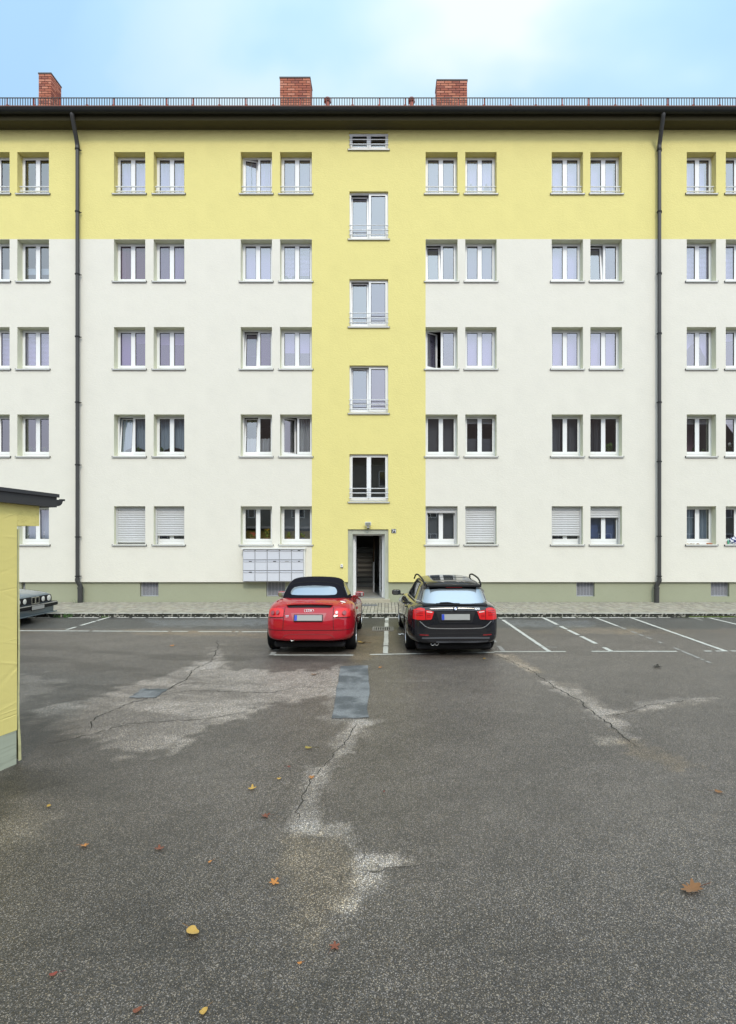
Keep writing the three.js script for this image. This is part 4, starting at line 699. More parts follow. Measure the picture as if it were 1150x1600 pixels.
function drape(meshes, topL, botL, side, { nu = 14, nv = 5, lift = .006, skirt = .03 } = {}) {   // a panel that lies on the shell between two edge lines
  const [org, dir, at] = AX[side], ray = new THREE.Raycaster(), D = new THREE.Vector3(...dir), rows = [];
  const oi = dir.findIndex((v) => v);
  for (let j = 0; j <= nv; j++) { const row = []; for (let i = 0; i <= nu; i++) {
    const a = along(topL, i / nu), b = along(botL, i / nu), q = [mix(a[0], b[0], j / nv), mix(a[1], b[1], j / nv)], o = new THREE.Vector3(...at(q[0], q[1], org[oi]));
    ray.set(o, D); const h = ray.intersectObjects(meshes, false)[0]; row.push(h ? { p: h.point.clone().addScaledVector(h.face.normal, lift).addScaledVector(D, -lift * .3), q } : { p: null, q });
  } rows.push(row); }
  const flat = rows.flat(), ok = flat.filter((v) => v.p); if (!ok.length) { console.log('drape misses', side, JSON.stringify(topL)); return new THREE.PlaneGeometry(.01, .01); }
  for (const v of flat) if (!v.p) { let best = null, bd = 1e9; for (const w of ok) { const d = Math.hypot(w.q[0] - v.q[0], w.q[1] - v.q[1]); if (d < bd) { bd = d; best = w; } } v.p = new THREE.Vector3(...at(v.q[0], v.q[1], best.p.getComponent(oi))); }
  const n = nu + 1, p = flat.flatMap((v) => v.p.toArray()), idx = [];
  for (let j = 0; j < nv; j++) for (let i = 0; i < nu; i++) { const a = j * n + i; idx.push(a, a + n, a + 1, a + n, a + n + 1, a + 1); }
  const edge = []; for (let i = 0; i < nu; i++) edge.push(i); for (let j = 0; j < nv; j++) edge.push(j * n + nu); for (let i = nu; i > 0; i--) edge.push(nv * n + i); for (let j = nv; j > 0; j--) edge.push(j * n);
  const e0 = p.length / 3; for (const e of edge) { const v = flat[e].p.clone().addScaledVector(D, skirt); p.push(...v.toArray()); }
  const top = new THREE.BufferGeometry(); top.setAttribute('position', new THREE.Float32BufferAttribute(p, 3)); top.setIndex(idx); top.computeVertexNormals();
  // which way out?
  const nn = top.attributes.normal, c = new THREE.Vector3(); for (let i = 0; i < e0; i++) c.add(new THREE.Vector3(nn.getX(i), nn.getY(i), nn.getZ(i)));
  const flip = c.dot(D) > 0; if (flip) { for (let i = 0; i < idx.length; i += 3) [idx[i + 1], idx[i + 2]] = [idx[i + 2], idx[i + 1]]; top.setIndex(idx); top.computeVertexNormals(); }
  const sp = []; for (let k = 0; k < edge.length; k++) { const a = edge[k], b = edge[(k + 1) % edge.length], A = flat[a].p, B = flat[b].p, A2 = A.clone().addScaledVector(D, skirt), B2 = B.clone().addScaledVector(D, skirt); const t = [A, B, B2, A, B2, A2]; if (!flip) t.reverse(); sp.push(...t.flatMap((v) => v.toArray())); }
  const sk = new THREE.BufferGeometry(); sk.setAttribute('position', new THREE.Float32BufferAttribute(sp, 3)); sk.computeVertexNormals();
  const t2 = top.toNonIndexed(); return geo([metric(t2), metric(sk)]);
}
function strip(meshes, path, w, side, o = {}) { const L = path.length, up = [], dn = []; for (let i = 0; i < L; i++) { const a = path[Math.max(0, i - 1)], b = path[Math.min(L - 1, i + 1)], dx = b[0] - a[0], dy = b[1] - a[1], l = Math.hypot(dx, dy); up.push([path[i][0] - dy / l * w / 2, path[i][1] + dx / l * w / 2]); dn.push([path[i][0] + dy / l * w / 2, path[i][1] - dx / l * w / 2]); } return drape(meshes, up, dn, side, { nu: 24, nv: 1, lift: .003, skirt: .01, ...o }); }
function wheel(parent, x, y, z, r, w, spokes) {
  const g = new THREE.Group(); g.name = 'wheel'; g.position.set(x, y, z); if (x < 0) g.rotation.y = Math.PI; parent.add(g);
  const pr = [[r * .66, -w / 2 + .012], [r * .86, -w / 2], [r * .97, -w / 2 + .02], [r, -w / 2 + .05], [r, w / 2 - .05], [r * .97, w / 2 - .02], [r * .86, w / 2], [r * .66, w / 2 - .012], [r * .66, -w / 2 + .012]].map(([a, b]) => new THREE.Vector2(a, b)), t = new THREE.LatheGeometry(pr, 40); t.rotateZ(-Math.PI / 2);
  part('tyre', t, M.rubber, g);
  const rim = [cyl(r * .66, r * .66, w - .05, 32, -.02, 0, 0, 'x')]; const face = [new THREE.TorusGeometry(r * .64, .014, 8, 36).rotateY(Math.PI / 2).translate(w / 2 - .018, 0, 0), cyl(.06, .06, .03, 20, w / 2 - .025, 0, 0, 'x')];
  for (let k = 0; k < spokes; k++) { const s = bx(.022, r * .62, .035, w / 2 - .028, r * .32, 0); s.rotateX(k / spokes * 2 * Math.PI); face.push(s); }
  part('rim', face, M.alu, g); part('rim_barrel', rim, std(.05, .05, .055, .6), g);
}
function cutArches(shell, axles, r, inner) {
  const ev = new Evaluator(); ev.attributes = ['position', 'normal']; ev.useGroups = false;
  let b = new Brush(shell); b.updateMatrixWorld();
  for (const [y, z] of axles) for (const s of [-1, 1]) { const c = new THREE.CylinderGeometry(r, r, .7, 40); c.rotateZ(Math.PI / 2); c.deleteAttribute('uv'); c.translate(s * (inner + .35), y, z); const k = new Brush(c); k.updateMatrixWorld(); b = ev.evaluate(b, k, SUBTRACTION); }
  return b.geometry;
}
function plateOn(parent, x, y, z, tiltX = 0, w = .52, h = .11, eu = true) {
  const g = new THREE.Group(); g.name = 'number_plate'; g.position.set(x, y, z); g.rotation.x = tiltX; parent.add(g);
  part('plate', [rb(w, h, .012, .004)], M.plate, g); part('plate_frame', [box2(-w / 2 - .012, w / 2 + .012, -h / 2 - .014, -h / 2, -.006, .008), box2(-w / 2 - .012, w / 2 + .012, h / 2, h / 2 + .008, -.006, .008), box2(-w / 2 - .012, -w / 2, -h / 2, h / 2, -.006, .0081), box2(w / 2, w / 2 + .012, -h / 2, h / 2, -.006, .0081)], M.plastic, g);
  if (eu) part('plate_band', [bx(.045, h - .01, .003, -w / 2 + .026, 0, .0072)], M.plateBlue, g);
}
const bodyShape = (w, yb, ym, ys, yt) => [[0, yb], [w * .72, yb], [w * .95, yb + .07 * (ym - yb) / .3], [w, ym], [w * .985, mix(ym, ys, .6)], [w * .93, ys], [w * .78, mix(ys, yt, .72)], [w * .42, mix(ys, yt, .95)], [0, yt]];
const flatTail = (l, d = -.03) => l;

// red roadster
{
  const car = thing('convertible', 'red two-seat convertible with closed black fabric roof, parked left of the entrance', 'car', [-1.47, 0, -11.31]);
  const shell = bodyShell([[-3.29, .42, .30, .42, .50, .55], [-3.2, .66, .2, .45, .58, .64], [-3.0, .80, .17, .48, .64, .71], [-2.425, .872, .16, .50, .74, .83], [-1.8, .862, .17, .52, .80, .90], [-1.2, .85, .17, .52, .84, .94], [-.5, .86, .18, .52, .88, 1.0], [0, .872, .19, .52, .90, 1.025], [.3, .85, .22, .51, .885, .995], [.48, .815, .25, .50, .85, .95], [.60, .765, .27, .49, .79, .885], [.68, .70, .285, .48, .70, .80], [.73, .60, .30, .47, .60, .69], [.755, .46, .33, .46, .55, .60]], bodyShape, 84, 5);
  const target = new THREE.Mesh(shell, M.red);
  part('body', cutArches(shell, [[.32, 0], [.32, -2.425]], .355, .58), M.red, car);
  const top = cabin([[.92, -1.62, .20, .72, .68], [1.01, -1.45, .12, .70, .665], [1.115, -1.22, -.02, .665, .62], [1.24, -1.0, -.22, .61, .56], [1.33, -.92, -.42, .53, .49], [1.375, -.84, -.56, .38, .36], [1.392, -.76, -.66, .14, .14]], 3.6, (z) => 0);
  const tm = new THREE.Mesh(top, M.cloth); part('soft_top', top, M.cloth, car);
  const dr = (name, a, b, side, mat, o, t = [target]) => part(name, drape(t, a, b, side, o), mat, car);
  dr('rear_window', [[-.465, 1.125], [-.45, 1.17], [-.41, 1.205], [-.30, 1.228], [0, 1.238], [.30, 1.228], [.41, 1.205], [.45, 1.17], [.465, 1.125]], [[-.465, 1.12], [-.462, 1.09], [-.43, 1.074], [-.3, 1.07], [0, 1.07], [.3, 1.07], [.43, 1.074], [.462, 1.09], [.465, 1.12]], 'rear', M.backGlass, { nu: 30, nv: 6, lift: .006 }, [tm]);
  part('seam', strip([tm], [[-.60, 1.13], [-.54, 1.22], [-.44, 1.275], [-.2, 1.302], [0, 1.308], [.2, 1.302], [.44, 1.275], [.54, 1.22], [.60, 1.13]], .012, 'rear', { nu: 40, lift: .004 }), M.rubber, car);
  for (const s of [-1, 1]) { const side = s < 0 ? 'left' : 'right'; dr('side_window', [[-1.12, 1.14], [-.98, 1.255], [-.6, 1.275], [-.42, 1.20]], [[-1.30, 1.02], [-1.0, 1.02], [-.6, 1.022], [-.34, 1.03]], side, M.carGlass, { nu: 14, nv: 5, lift: .006 }, [tm]);
    part('sill_line', strip([target], [[-1.9, .30], [-.5, .30]], .012, side), M.plastic, car); part('shut_line', strip([target], [[-.30, .93], [-.26, .7], [-.34, .42], [-.40, .3]], .01, side), M.plastic, car);
    dr('door_handle', [[-.52, .775], [-.36, .775]], [[-.52, .745], [-.36, .745]], side, M.red, { nu: 4, nv: 2, lift: .02 }); }
  dr('windscreen', [[-.5, 1.28], [0, 1.30], [.5, 1.28]], [[-.6, 1.03], [0, 1.02], [.6, 1.03]], 'front', M.carGlass, {}, [tm]);
  // tail
  for (const s of [-1, 1]) {
    const m = (l) => l.map(([x, y]) => [s * x, y]), inn = .475, out = .77;
    dr('tail_light', m([[inn, .835], [.52, .872], [.62, .876], [.70, .868], [out, .845]]), m([[inn, .735], [.55, .726], [.65, .722], [out, .722]]), 'rear', M.lampRed, { nu: 16, nv: 6, lift: .012 });
    const lamp = car.children[car.children.length - 1];
    for (const [cx, cy, r, mat] of s < 0 ? [[.58, .80, .030, M.lampDark], [.67, .79, .032, M.lampDark]] : [[.525, .795, .026, M.lampClear], [.66, .79, .034, M.lampDark]]) { const c = []; const d = []; for (let k = 0; k <= 10; k++) { const t = Math.PI * k / 10; c.push([s * cx - r * Math.cos(t), cy + r * Math.sin(t)]); d.push([s * cx - r * Math.cos(t), cy - r * Math.sin(t)]); } part('lens_disc', drape([target], c, d, 'rear', { nu: 12, nv: 4, lift: .036, skirt: .03 }), mat, lamp); }
    part('shut_line', strip([target], m([[inn - .012, .90], [inn - .012, .74], [inn + .0, .50]]), .009, 'rear'), M.plastic, car);
    part('shut_line', strip([target], m([[inn, .717], [.6, .713], [.78, .71]]), .009, 'rear'), M.plastic, car);
    const mir = new THREE.Group(); mir.name = 'wing_mirror'; car.add(mir);
    part('housing', [rb(.19, .115, .09, .04, s * .865, .955, -1.33, 4), rb(.10, .035, .05, .012, s * .765, .915, -1.34)], M.red, mir); part('mirror_glass', [rb(.155, .085, .008, .003, s * .865, .957, -1.283)], M.mirror, mir);
    part('fender_crease', strip([target], m([[.80, .485], [.6, .488], [.3, .487], [0, .487]]), .009, 'rear'), M.plastic, car);
  }
  // spoiler with dark gap under it
  dr('spoiler_gap', [[-.43, .918], [0, .926], [.43, .918]], [[-.40, .888], [0, .892], [.40, .888]], 'rear', M.plastic, { nu: 16, nv: 3, lift: .004 });
  { const g = [], p = [[-.44, .925], [-.3, .936], [0, .94], [.3, .936], [.44, .925]]; part('spoiler', drape([target], p.map(([x, y]) => [x, y + .006]), p.map(([x, y]) => [x, y - .014]), 'rear', { nu: 24, nv: 2, lift: .03, skirt: .09 }), M.red, car); void g; }
  part('plate_recess', drape([target], [[-.335, .80], [.335, .80]], [[-.285, .655], [.285, .655]], 'rear', { nu: 10, nv: 4, lift: .004 }), phys(.32, .008, .02, .4, { clearcoat: 1 }), car);
  const ray = new THREE.Raycaster(); const zAt = (x, y) => { ray.set(new THREE.Vector3(x, y, 6), new THREE.Vector3(0, 0, -1)); return ray.intersectObject(target)[0]?.point.z ?? .7; };
  const tl = Math.atan2(zAt(0, .665) - zAt(0, .77), .105); plateOn(car, .0, .718, Math.max(zAt(0, .718), zAt(.25, .718)) + .018, -tl * .8);
  const badge = []; for (let k = 0; k < 4; k++) { const t = new THREE.TorusGeometry(.027, .004, 8, 22); t.translate(-.06 + k * .04, 0, 0); badge.push(t); } const bd = part('badge', badge, M.chrome, car); bd.position.set(0, .845, zAt(0, .845) + .012); bd.rotation.x = -tl;
  const tt = part('badge', [word('TT', .045, .006)], M.chrome, car); tt.position.set(-.40, .742, zAt(-.40, .742) + .004); tt.rotation.set(-tl, -.25, 0);
  const ov = part('sticker', [(() => { const q = new THREE.CylinderGeometry(.055, .055, .003, 24); q.scale(1, 1, .62); return q; })()], std(.78, .76, .7, .4), car); { ray.set(new THREE.Vector3(.62, 3, .33), new THREE.Vector3(0, -1, 0)); const h = ray.intersectObject(target)[0]; if (h) { ov.position.copy(h.point).addScaledVector(h.face.normal, .004); ov.quaternion.setFromUnitVectors(new THREE.Vector3(0, 1, 0), h.face.normal); } }
  // bumper lower edge, exhaust, aerial, underside
  part('bumper_line', strip([target], [[-.50, .33], [-.44, .395], [-.36, .412], [0, .414], [.36, .412], [.44, .395], [.50, .33]], .014, 'rear', { nu: 40 }), phys(.26, .008, .015, .4, { clearcoat: 1 }), car);
  const ex = part('exhaust', [new THREE.TorusGeometry(.040, .009, 10, 24)], M.chrome, car); ex.position.set(-.30, .325, .735); part('exhaust_bore', [cyl(.036, .036, .12, 18, -.30, .325, .675, 'z')], M.rubber, car);
  part('underbody', [rb(1.35, .12, 3.6, .04, 0, .19, -1.25)], M.plastic, car);
  part('aerial', [tube([[-.60, .93, .10], [-.60, 1.09, .18]], .006, 4, 6), cyl(.014, .02, .03, 10, -.60, .955, .105)], M.plastic, car);
  for (const z of [0, -2.425]) for (const s of [-1, 1]) wheel(car, s * .755, .32, z, .32, .225, 6);
  part('seat', [rb(.46, .6, .14, .06, -.36, .80, -.75), rb(.46, .6, .14, .06, .36, .80, -.75)], M.cloth, car);
}
// black estate
{
  const car = thing('estate_car', 'black estate car with roof rails and red tail lights, parked right of the entrance', 'car', [1.245, 0, -11.31], 1.5 * Math.PI / 180);
  const shell = bodyShell([[-3.53, .48, .30, .45, .58, .63], [-3.42, .72, .22, .48, .64, .71], [-3.1, .845, .19, .5, .70, .79], [-2.76, .885, .19, .52, .76, .85], [-2.0, .882, .2, .54, .86, .94], [-1.6, .885, .2, .55, .89, .97], [-.8, .885, .2, .55, .91, .99], [0, .89, .21, .55, .92, 1.0], [.5, .86, .23, .55, .925, 1.005], [.72, .82, .25, .54, .925, 1.005], [.84, .785, .265, .53, .915, .995], [.91, .745, .28, .52, .87, .96], [.955, .69, .29, .50, .70, .84], [.985, .56, .31, .47, .57, .63]], bodyShape, 84, 5);
  const target = new THREE.Mesh(shell, M.black);
  part('body', cutArches(shell, [[.325, 0], [.325, -2.76]], .36, .6), M.black, car);
  const cab = cabin([[.90, -1.95, .89, .78, .73], [1.0, -1.72, .865, .745, .69], [1.1, -1.45, .80, .715, .655], [1.235, -1.12, .715, .67, .60], [1.345, -.92, .63, .62, .555], [1.40, -.80, .56, .53, .48], [1.427, -.72, .50, .36, .33], [1.438, -.6, .3, .12, .12]], 5.2, (z) => -.028 * (z + .75));
  const cm = new THREE.Mesh(cab, M.black); part('cabin', cab, M.black, car);
  const dr = (name, a, b, side, mat, o, t = [target]) => part(name, drape(t, a, b, side, o), mat, car);
  dr('rear_window', [[-.545, 1.215], [-.52, 1.24], [-.3, 1.255], [0, 1.26], [.3, 1.255], [.52, 1.24], [.545, 1.215]], [[-.60, 1.035], [-.585, 1.01], [-.3, 1.0], [0, 1.0], [.3, 1.0], [.585, 1.01], [.60, 1.035]], 'rear', M.backGlass, { nu: 28, nv: 6 }, [cm]);
  dr('window_surround', [[-.60, 1.235], [0, 1.285], [.60, 1.235]], [[-.655, .995], [0, .985], [.655, .995]], 'rear', M.carGlass, { nu: 26, nv: 6, lift: .003 }, [cm]);
  part('roof_spoiler', [(() => { const s = new THREE.Shape([[-.50, 0], [.50, 0], [.47, .14], [-.47, .14]].map((p) => new THREE.Vector2(...p))); const q = new THREE.ExtrudeGeometry(s, { depth: .022, bevelEnabled: true, bevelSize: .012, bevelThickness: .008, bevelSegments: 2 }); q.rotateX(-Math.PI / 2 + .12); q.translate(0, 1.305, .735); return q; })()], M.plastic, car);
  part('brake_light', [bx(.30, .012, .01, 0, 1.291, .728)], M.lampDark, car);
  for (const s of [-1, 1]) {
    const side = s < 0 ? 'left' : 'right', m = (l) => l.map(([x, y]) => [s * x, y]);
    const gl = { nu: 12, nv: 5, lift: .005 };
    dr('side_window', [[-1.38, 1.10], [-1.05, 1.245], [-.62, 1.295]], [[-1.58, .99], [-1.1, 1.0], [-.62, 1.01]], side, M.carGlass, gl, [cm]); dr('side_window', [[-.56, 1.30], [-.2, 1.31], [.12, 1.295]], [[-.56, 1.012], [-.2, 1.018], [.16, 1.024]], side, M.carGlass, gl, [cm]); dr('side_window', [[.19, 1.29], [.36, 1.265], [.5, 1.20]], [[.23, 1.026], [.45, 1.03], [.62, 1.04]], side, M.carGlass, gl, [cm]);
    part('chrome_trim', strip([cm, target], [[-1.62, .975], [-.6, .995], [.2, 1.01], [.66, 1.022]], .018, side, { lift: .006 }), M.alu, car);
    part('shut_line', strip([target], [[-.56, .98], [-.55, .6], [-.6, .3]], .01, side), M.plastic, car); part('shut_line', strip([target], [[.25, .98], [.20, .75], [-.1, .6], [-.28, .3]], .01, side), M.plastic, car);
    dr('door_handle', [[-.80, .86], [-.62, .865]], [[-.80, .835], [-.62, .84]], side, M.black, { nu: 4, nv: 2, lift: .025 }); dr('door_handle', [[.0, .87], [.16, .875]], [[.0, .845], [.16, .85]], side, M.black, { nu: 4, nv: 2, lift: .025 });
    part('roof_rail', [tube([[s * .61, 1.33, -1.02], [s * .59, 1.415, -.92], [s * .575, 1.452, -.5], [s * .56, 1.43, .1], [s * .545, 1.39, .42], [s * .54, 1.32, .56]], .017, 40, 8)], M.plastic, car);
    // tail lights in two halves, ribbed
    dr('tail_light', m([[.565, .918], [.62, .928], [.68, .925], [.765, .885]]), m([[.555, .718], [.62, .715], [.70, .715], [.775, .725]]), 'rear', M.lampRed, { nu: 14, nv: 8, lift: .008 });
    let lamp = car.children[car.children.length - 1]; for (const y of [.80, .84, .875]) part('lamp_rib', strip([target], m([[.60, y], [.72, y]]), .010, 'rear', { lift: .012, nu: 6 }), M.lampDark, lamp);
    dr('tail_light', m([[.40, .862], [.45, .875], [.548, .892]]), m([[.44, .735], [.46, .722], [.545, .718]]), 'rear', M.lampRed, { nu: 10, nv: 6, lift: .008 });
    lamp = car.children[car.children.length - 1]; part('lamp_strip', strip([target], m([[.43, .85], [.53, .862]]), .016, 'rear', { lift: .012, nu: 6 }), M.lampClear, lamp); for (const y of [.77, .80]) part('lamp_rib', strip([target], m([[.46, y], [.53, y]]), .009, 'rear', { lift: .012, nu: 6 }), M.lampDark, lamp);
    const mir = new THREE.Group(); mir.name = 'wing_mirror'; car.add(mir); part('housing', [rb(.20, .125, .09, .045, (s < 0 ? -.985 : .91), .985, -1.48, 4), rb(.12, .035, .05, .012, s * .865, .945, -1.49)], M.black, mir); part('mirror_glass', [rb(.16, .09, .008, .003, (s < 0 ? -.985 : .91), .985, -1.432)], M.carGlass, mir);
    part('bumper_reflector', strip([target], m([[.50, .44], [.66, .445]]), .02, 'rear', { lift: .005 }), M.lampDark, car);
  }
  dr('windscreen', [[-.58, 1.30], [0, 1.32], [.58, 1.30]], [[-.66, 1.0], [0, .98], [.66, 1.0]], 'front', M.carGlass, {}, [cm]);
  const roofP = (a, z) => [a, z]; dr('sunroof', [roofP(-.36, -.62), roofP(.36, -.62)], [roofP(-.36, -.12), roofP(.36, -.12)], 'top', M.carGlass, { nu: 10, nv: 6, lift: .004 }, [cm]);
  part('hatch_lip', strip([target, cm], [[-.60, .965], [-.3, .975], [0, .977], [.3, .975], [.60, .965]], .022, 'rear', { lift: .02, skirt: .04 }), M.plastic, car);
  part('shut_line', strip([target], [[-.66, .69], [-.56, .60], [-.48, .568], [-.3, .56], [0, .558], [.3, .56], [.48, .568], [.56, .60], [.66, .69]], .012, 'rear', { nu: 40 }), M.alu, car);
  part('plate_recess', drape([target], [[-.36, .86], [0, .868], [.36, .86]], [[-.30, .668], [0, .66], [.30, .668]], 'rear', { nu: 12, nv: 4, lift: .004 }), M.plastic, car);
  const ray = new THREE.Raycaster(), zAt = (x, y) => { ray.set(new THREE.Vector3(x, y, 6), new THREE.Vector3(0, 0, -1)); return ray.intersectObject(target)[0]?.point.z ?? .9; };
  const tl = Math.atan2(zAt(0, .70) - zAt(0, .83), .13); plateOn(car, .0, .770, Math.max(zAt(0, .75), zAt(.25, .75)) + .012, -tl * .7);
  const tl2 = Math.atan2(zAt(0, .88) - zAt(0, .94), .06);
  const rd = new THREE.Group(); rd.name = 'badge'; rd.position.set(0, .918, zAt(0, .918) + .012); rd.rotation.x = -tl2; car.add(rd); part('ring', [cyl(.041, .041, .012, 28, 0, 0, 0, 'z'), new THREE.TorusGeometry(.041, .004, 8, 28).translate(0, 0, .005)], M.plastic, rd);
  for (let k = 0; k < 4; k++) { const c = new THREE.CircleGeometry(.027, 10, k * Math.PI / 2, Math.PI / 2); c.translate(0, 0, .0075); part('quarter', c, k % 2 ? std(.75, .75, .75, .3) : std(.03, .16, .5, .3), rd); }
  const nm = part('badge', [word('320i', .038, .005)], M.chrome, car); nm.position.set(.40, .915, zAt(.40, .915) + .006); nm.rotation.set(-tl2, .12, 0);
  part('wiper', [tube([[.02, .995, .895], [-.12, 1.022, .875], [-.28, 1.018, .87]], .012, 10, 6), bx(.36, .014, .014, -.17, 1.008, .884), rb(.12, .045, .05, .015, .03, .992, .885)], M.plastic, car);
  part('bumper_strip', strip([target], [[-.62, .385], [-.3, .39], [0, .39], [.3, .39], [.62, .385]], .028, 'rear', { lift: .008 }), std(.12, .125, .14, .3, { metalness: .4 }), car); part('bumper_strip', strip([target], [[-.36, .315], [0, .312], [.36, .315], [.60, .325]], .022, 'rear', { lift: .006 }), std(.10, .105, .12, .3, { metalness: .4 }), car);
  part('shut_line', strip([target], [[-.7, .47], [-.3, .475], [.3, .475], [.7, .47]], .008, 'rear'), M.gasket, car);
  part('exhaust', [new THREE.TorusGeometry(.033, .006, 8, 20).translate(-.42, .275, .93), new THREE.TorusGeometry(.033, .006, 8, 20).translate(-.345, .275, .93)], M.alu, car); part('exhaust_bore', [cyl(.031, .031, .12, 16, -.42, .275, .865, 'z'), cyl(.031, .031, .12, 16, -.345, .275, .865, 'z')], M.rubber, car);
  part('underbody', [rb(1.4, .12, 4.1, .04, 0, .2, -1.25)], M.plastic, car);
  for (const z of [0, -2.76]) for (const s of [-1, 1]) wheel(car, s * .76, .325, z, .325, .225, 7);
}
// grey-blue old saloon behind the garage, nose to the right
{
  const car = thing('saloon_car', 'old grey blue saloon with four round headlights, nose showing beside the garage', 'car', [-12.60, 0, -14.80], -Math.PI / 2 - .04);
  const boxy = (w, yb, ym, ys, yt) => [[0, yb], [w * .8, yb], [w * .97, yb + .06], [w, ym], [w * .99, mix(ym, ys, .7)], [w * .95, ys], [w * .82, mix(ys, yt, .85)], [w * .4, yt - .004], [0, yt]];
  // z: front axle at -2.62, nose at -3.42
  const shell = bodyShell([[-3.41, .70, .24, .48, .63, .665], [-3.38, .78, .22, .5, .665, .70], [-3.28, .82, .2, .52, .69, .735], [-2.62, .85, .2, .54, .76, .82], [-1.9, .855, .2, .55, .85, .91], [-1.6, .855, .2, .55, .87, .93], [-.6, .855, .2, .55, .88, .94], [0, .85, .22, .55, .88, .93], [.7, .83, .26, .55, .87, .91], [.98, .79, .3, .55, .84, .88], [1.04, .70, .34, .52, .74, .8]], boxy, 80, 4);
  const target = new THREE.Mesh(shell, M.grey);
  part('body', cutArches(shell, [[.31, 0], [.31, -2.62]], .34, .6), M.grey, car);
  const cab = cabin([[.86, -1.85, .45, .76, .72], [1.0, -1.55, .25, .72, .68], [1.2, -1.1, -.05, .65, .61], [1.34, -.85, -.3, .57, .53], [1.38, -.75, -.4, .4, .38], [1.39, -.65, -.5, .15, .15]], 5, () => 0), cm = new THREE.Mesh(cab, M.grey); part('cabin', cab, M.grey, car);
  const dr = (name, a, b, side, mat, o, t = [target]) => part(name, drape(t, a, b, side, o), mat, car);
  dr('windscreen', [[-.54, 1.31], [0, 1.325], [.54, 1.31]], [[-.66, .96], [0, .94], [.66, .96]], 'front', M.carGlass, {}, [cm]); dr('rear_window', [[-.5, 1.29], [.5, 1.29]], [[-.58, .98], [.58, .98]], 'rear', M.carGlass, {}, [cm]);
  for (const s of [-1, 1]) { const side = s < 0 ? 'left' : 'right'; dr('side_window', [[-1.3, 1.1], [-.95, 1.28], [-.62, 1.3]], [[-1.5, .97], [-1.0, .97], [-.62, .97]], side, M.carGlass, {}, [cm]); dr('side_window', [[-.54, 1.3], [-.3, 1.28], [-.1, 1.15]], [[-.54, .97], [-.2, .97], [.12, .97]], side, M.carGlass, {}, [cm]); part('rub_strip', strip([target], [[-3.0, .54], [-.5, .55], [.6, .55]], .03, side, { lift: .008 }), M.plastic, car);
    part('wing_mirror', [rb(.2, .11, .1, .03, s * .92, 1.0, -1.45)], M.plastic, car);
    dr('tail_light', [[s * .45, .80], [s * .74, .80]], [[s * .45, .66], [s * .74, .66]], 'rear', M.lampRed, { lift: .008 }); }
  const zN = -3.415;
  part('grille', drape([target], [[-.74, .665], [0, .672], [.74, .665]], [[-.76, .50], [0, .50], [.76, .50]], 'front', { nu: 20, nv: 4, lift: .01 }), M.plastic, car);
  const ray = new THREE.Raycaster(), zF = (x, y) => { ray.set(new THREE.Vector3(x, y, -8), new THREE.Vector3(0, 0, 1)); return ray.intersectObject(target)[0]?.point.z ?? zN; };
  for (const s of [-1, 1]) {
    const k = new THREE.Group(); k.name = 'kidney_grille'; k.position.set(s * .078, .583, zF(0, .583) - .03); car.add(k);
    part('surround', [box2(-.072, -.056, -.09, .09, -.025, .03), box2(.056, .072, -.09, .09, -.025, .03), box2(-.056, .056, .074, .09, -.025, .03), box2(-.056, .056, -.09, -.074, -.025, .03)], M.chrome, k); part('slats', [-.036, -.018, 0, .018, .036].map((x) => bx(.006, .148, .02, x, 0, .0)), M.plastic, k);
    for (const [x, r] of [[.36, .076], [.60, .088]]) { const z = zF(s * x, .585), h = new THREE.Group(); h.name = 'headlight'; h.position.set(s * x, .585, z - .012); car.add(h); part('bezel', [new THREE.TorusGeometry(r, .012, 10, 30)], M.plastic, h); part('lens', [new THREE.SphereGeometry(r, 24, 12, 0, 6.2832, 0, Math.PI / 2).rotateX(-Math.PI / 2).scale(1, 1, .30)], phys(.62, .62, .58, .12, { clearcoat: 1 }), h); }
  }
  part('bumper', [rb(1.70, .11, .13, .03, 0, .425, zN - .045), rb(.13, .11, .6, .03, -.835, .425, -3.2), rb(.13, .11, .6, .03, .835, .425, -3.2)], M.plastic, car); part('bumper_trim', [rb(1.66, .022, .02, .006, 0, .466, zN - .105)], M.alu, car);
  part('front_spoiler', [rb(1.62, .17, .10, .03, 0, .29, zN + .03), rb(1.66, .035, .18, .014, 0, .205, zN - .01)], M.grey, car);
  plateOn(car, 0, .405, zN - .118, 0, .50, .105, false); car.children[car.children.length - 1].rotation.y = Math.PI;
  const bd = part('badge', [cyl(.035, .035, .01, 20, 0, 0, 0)], M.chrome, car); bd.position.set(0, .705, -3.34); bd.rotation.x = -.35;
  part('rear_bumper', [rb(1.66, .11, .12, .03, 0, .44, 1.07)], M.plastic, car); plateOn(car, 0, .62, 1.06, 0);
  part('bonnet_line', strip([target], [[-.62, -1.9], [-.66, -2.6], [-.70, -3.3]], .01, 'top'), M.plastic, car); part('bonnet_line', strip([target], [[.62, -1.9], [.66, -2.6], [.70, -3.3]], .01, 'top'), M.plastic, car);
  for (const z of [0, -2.62]) for (const s of [-1, 1]) wheel(car, s * .735, .31, z, .31, .2, 8);
}

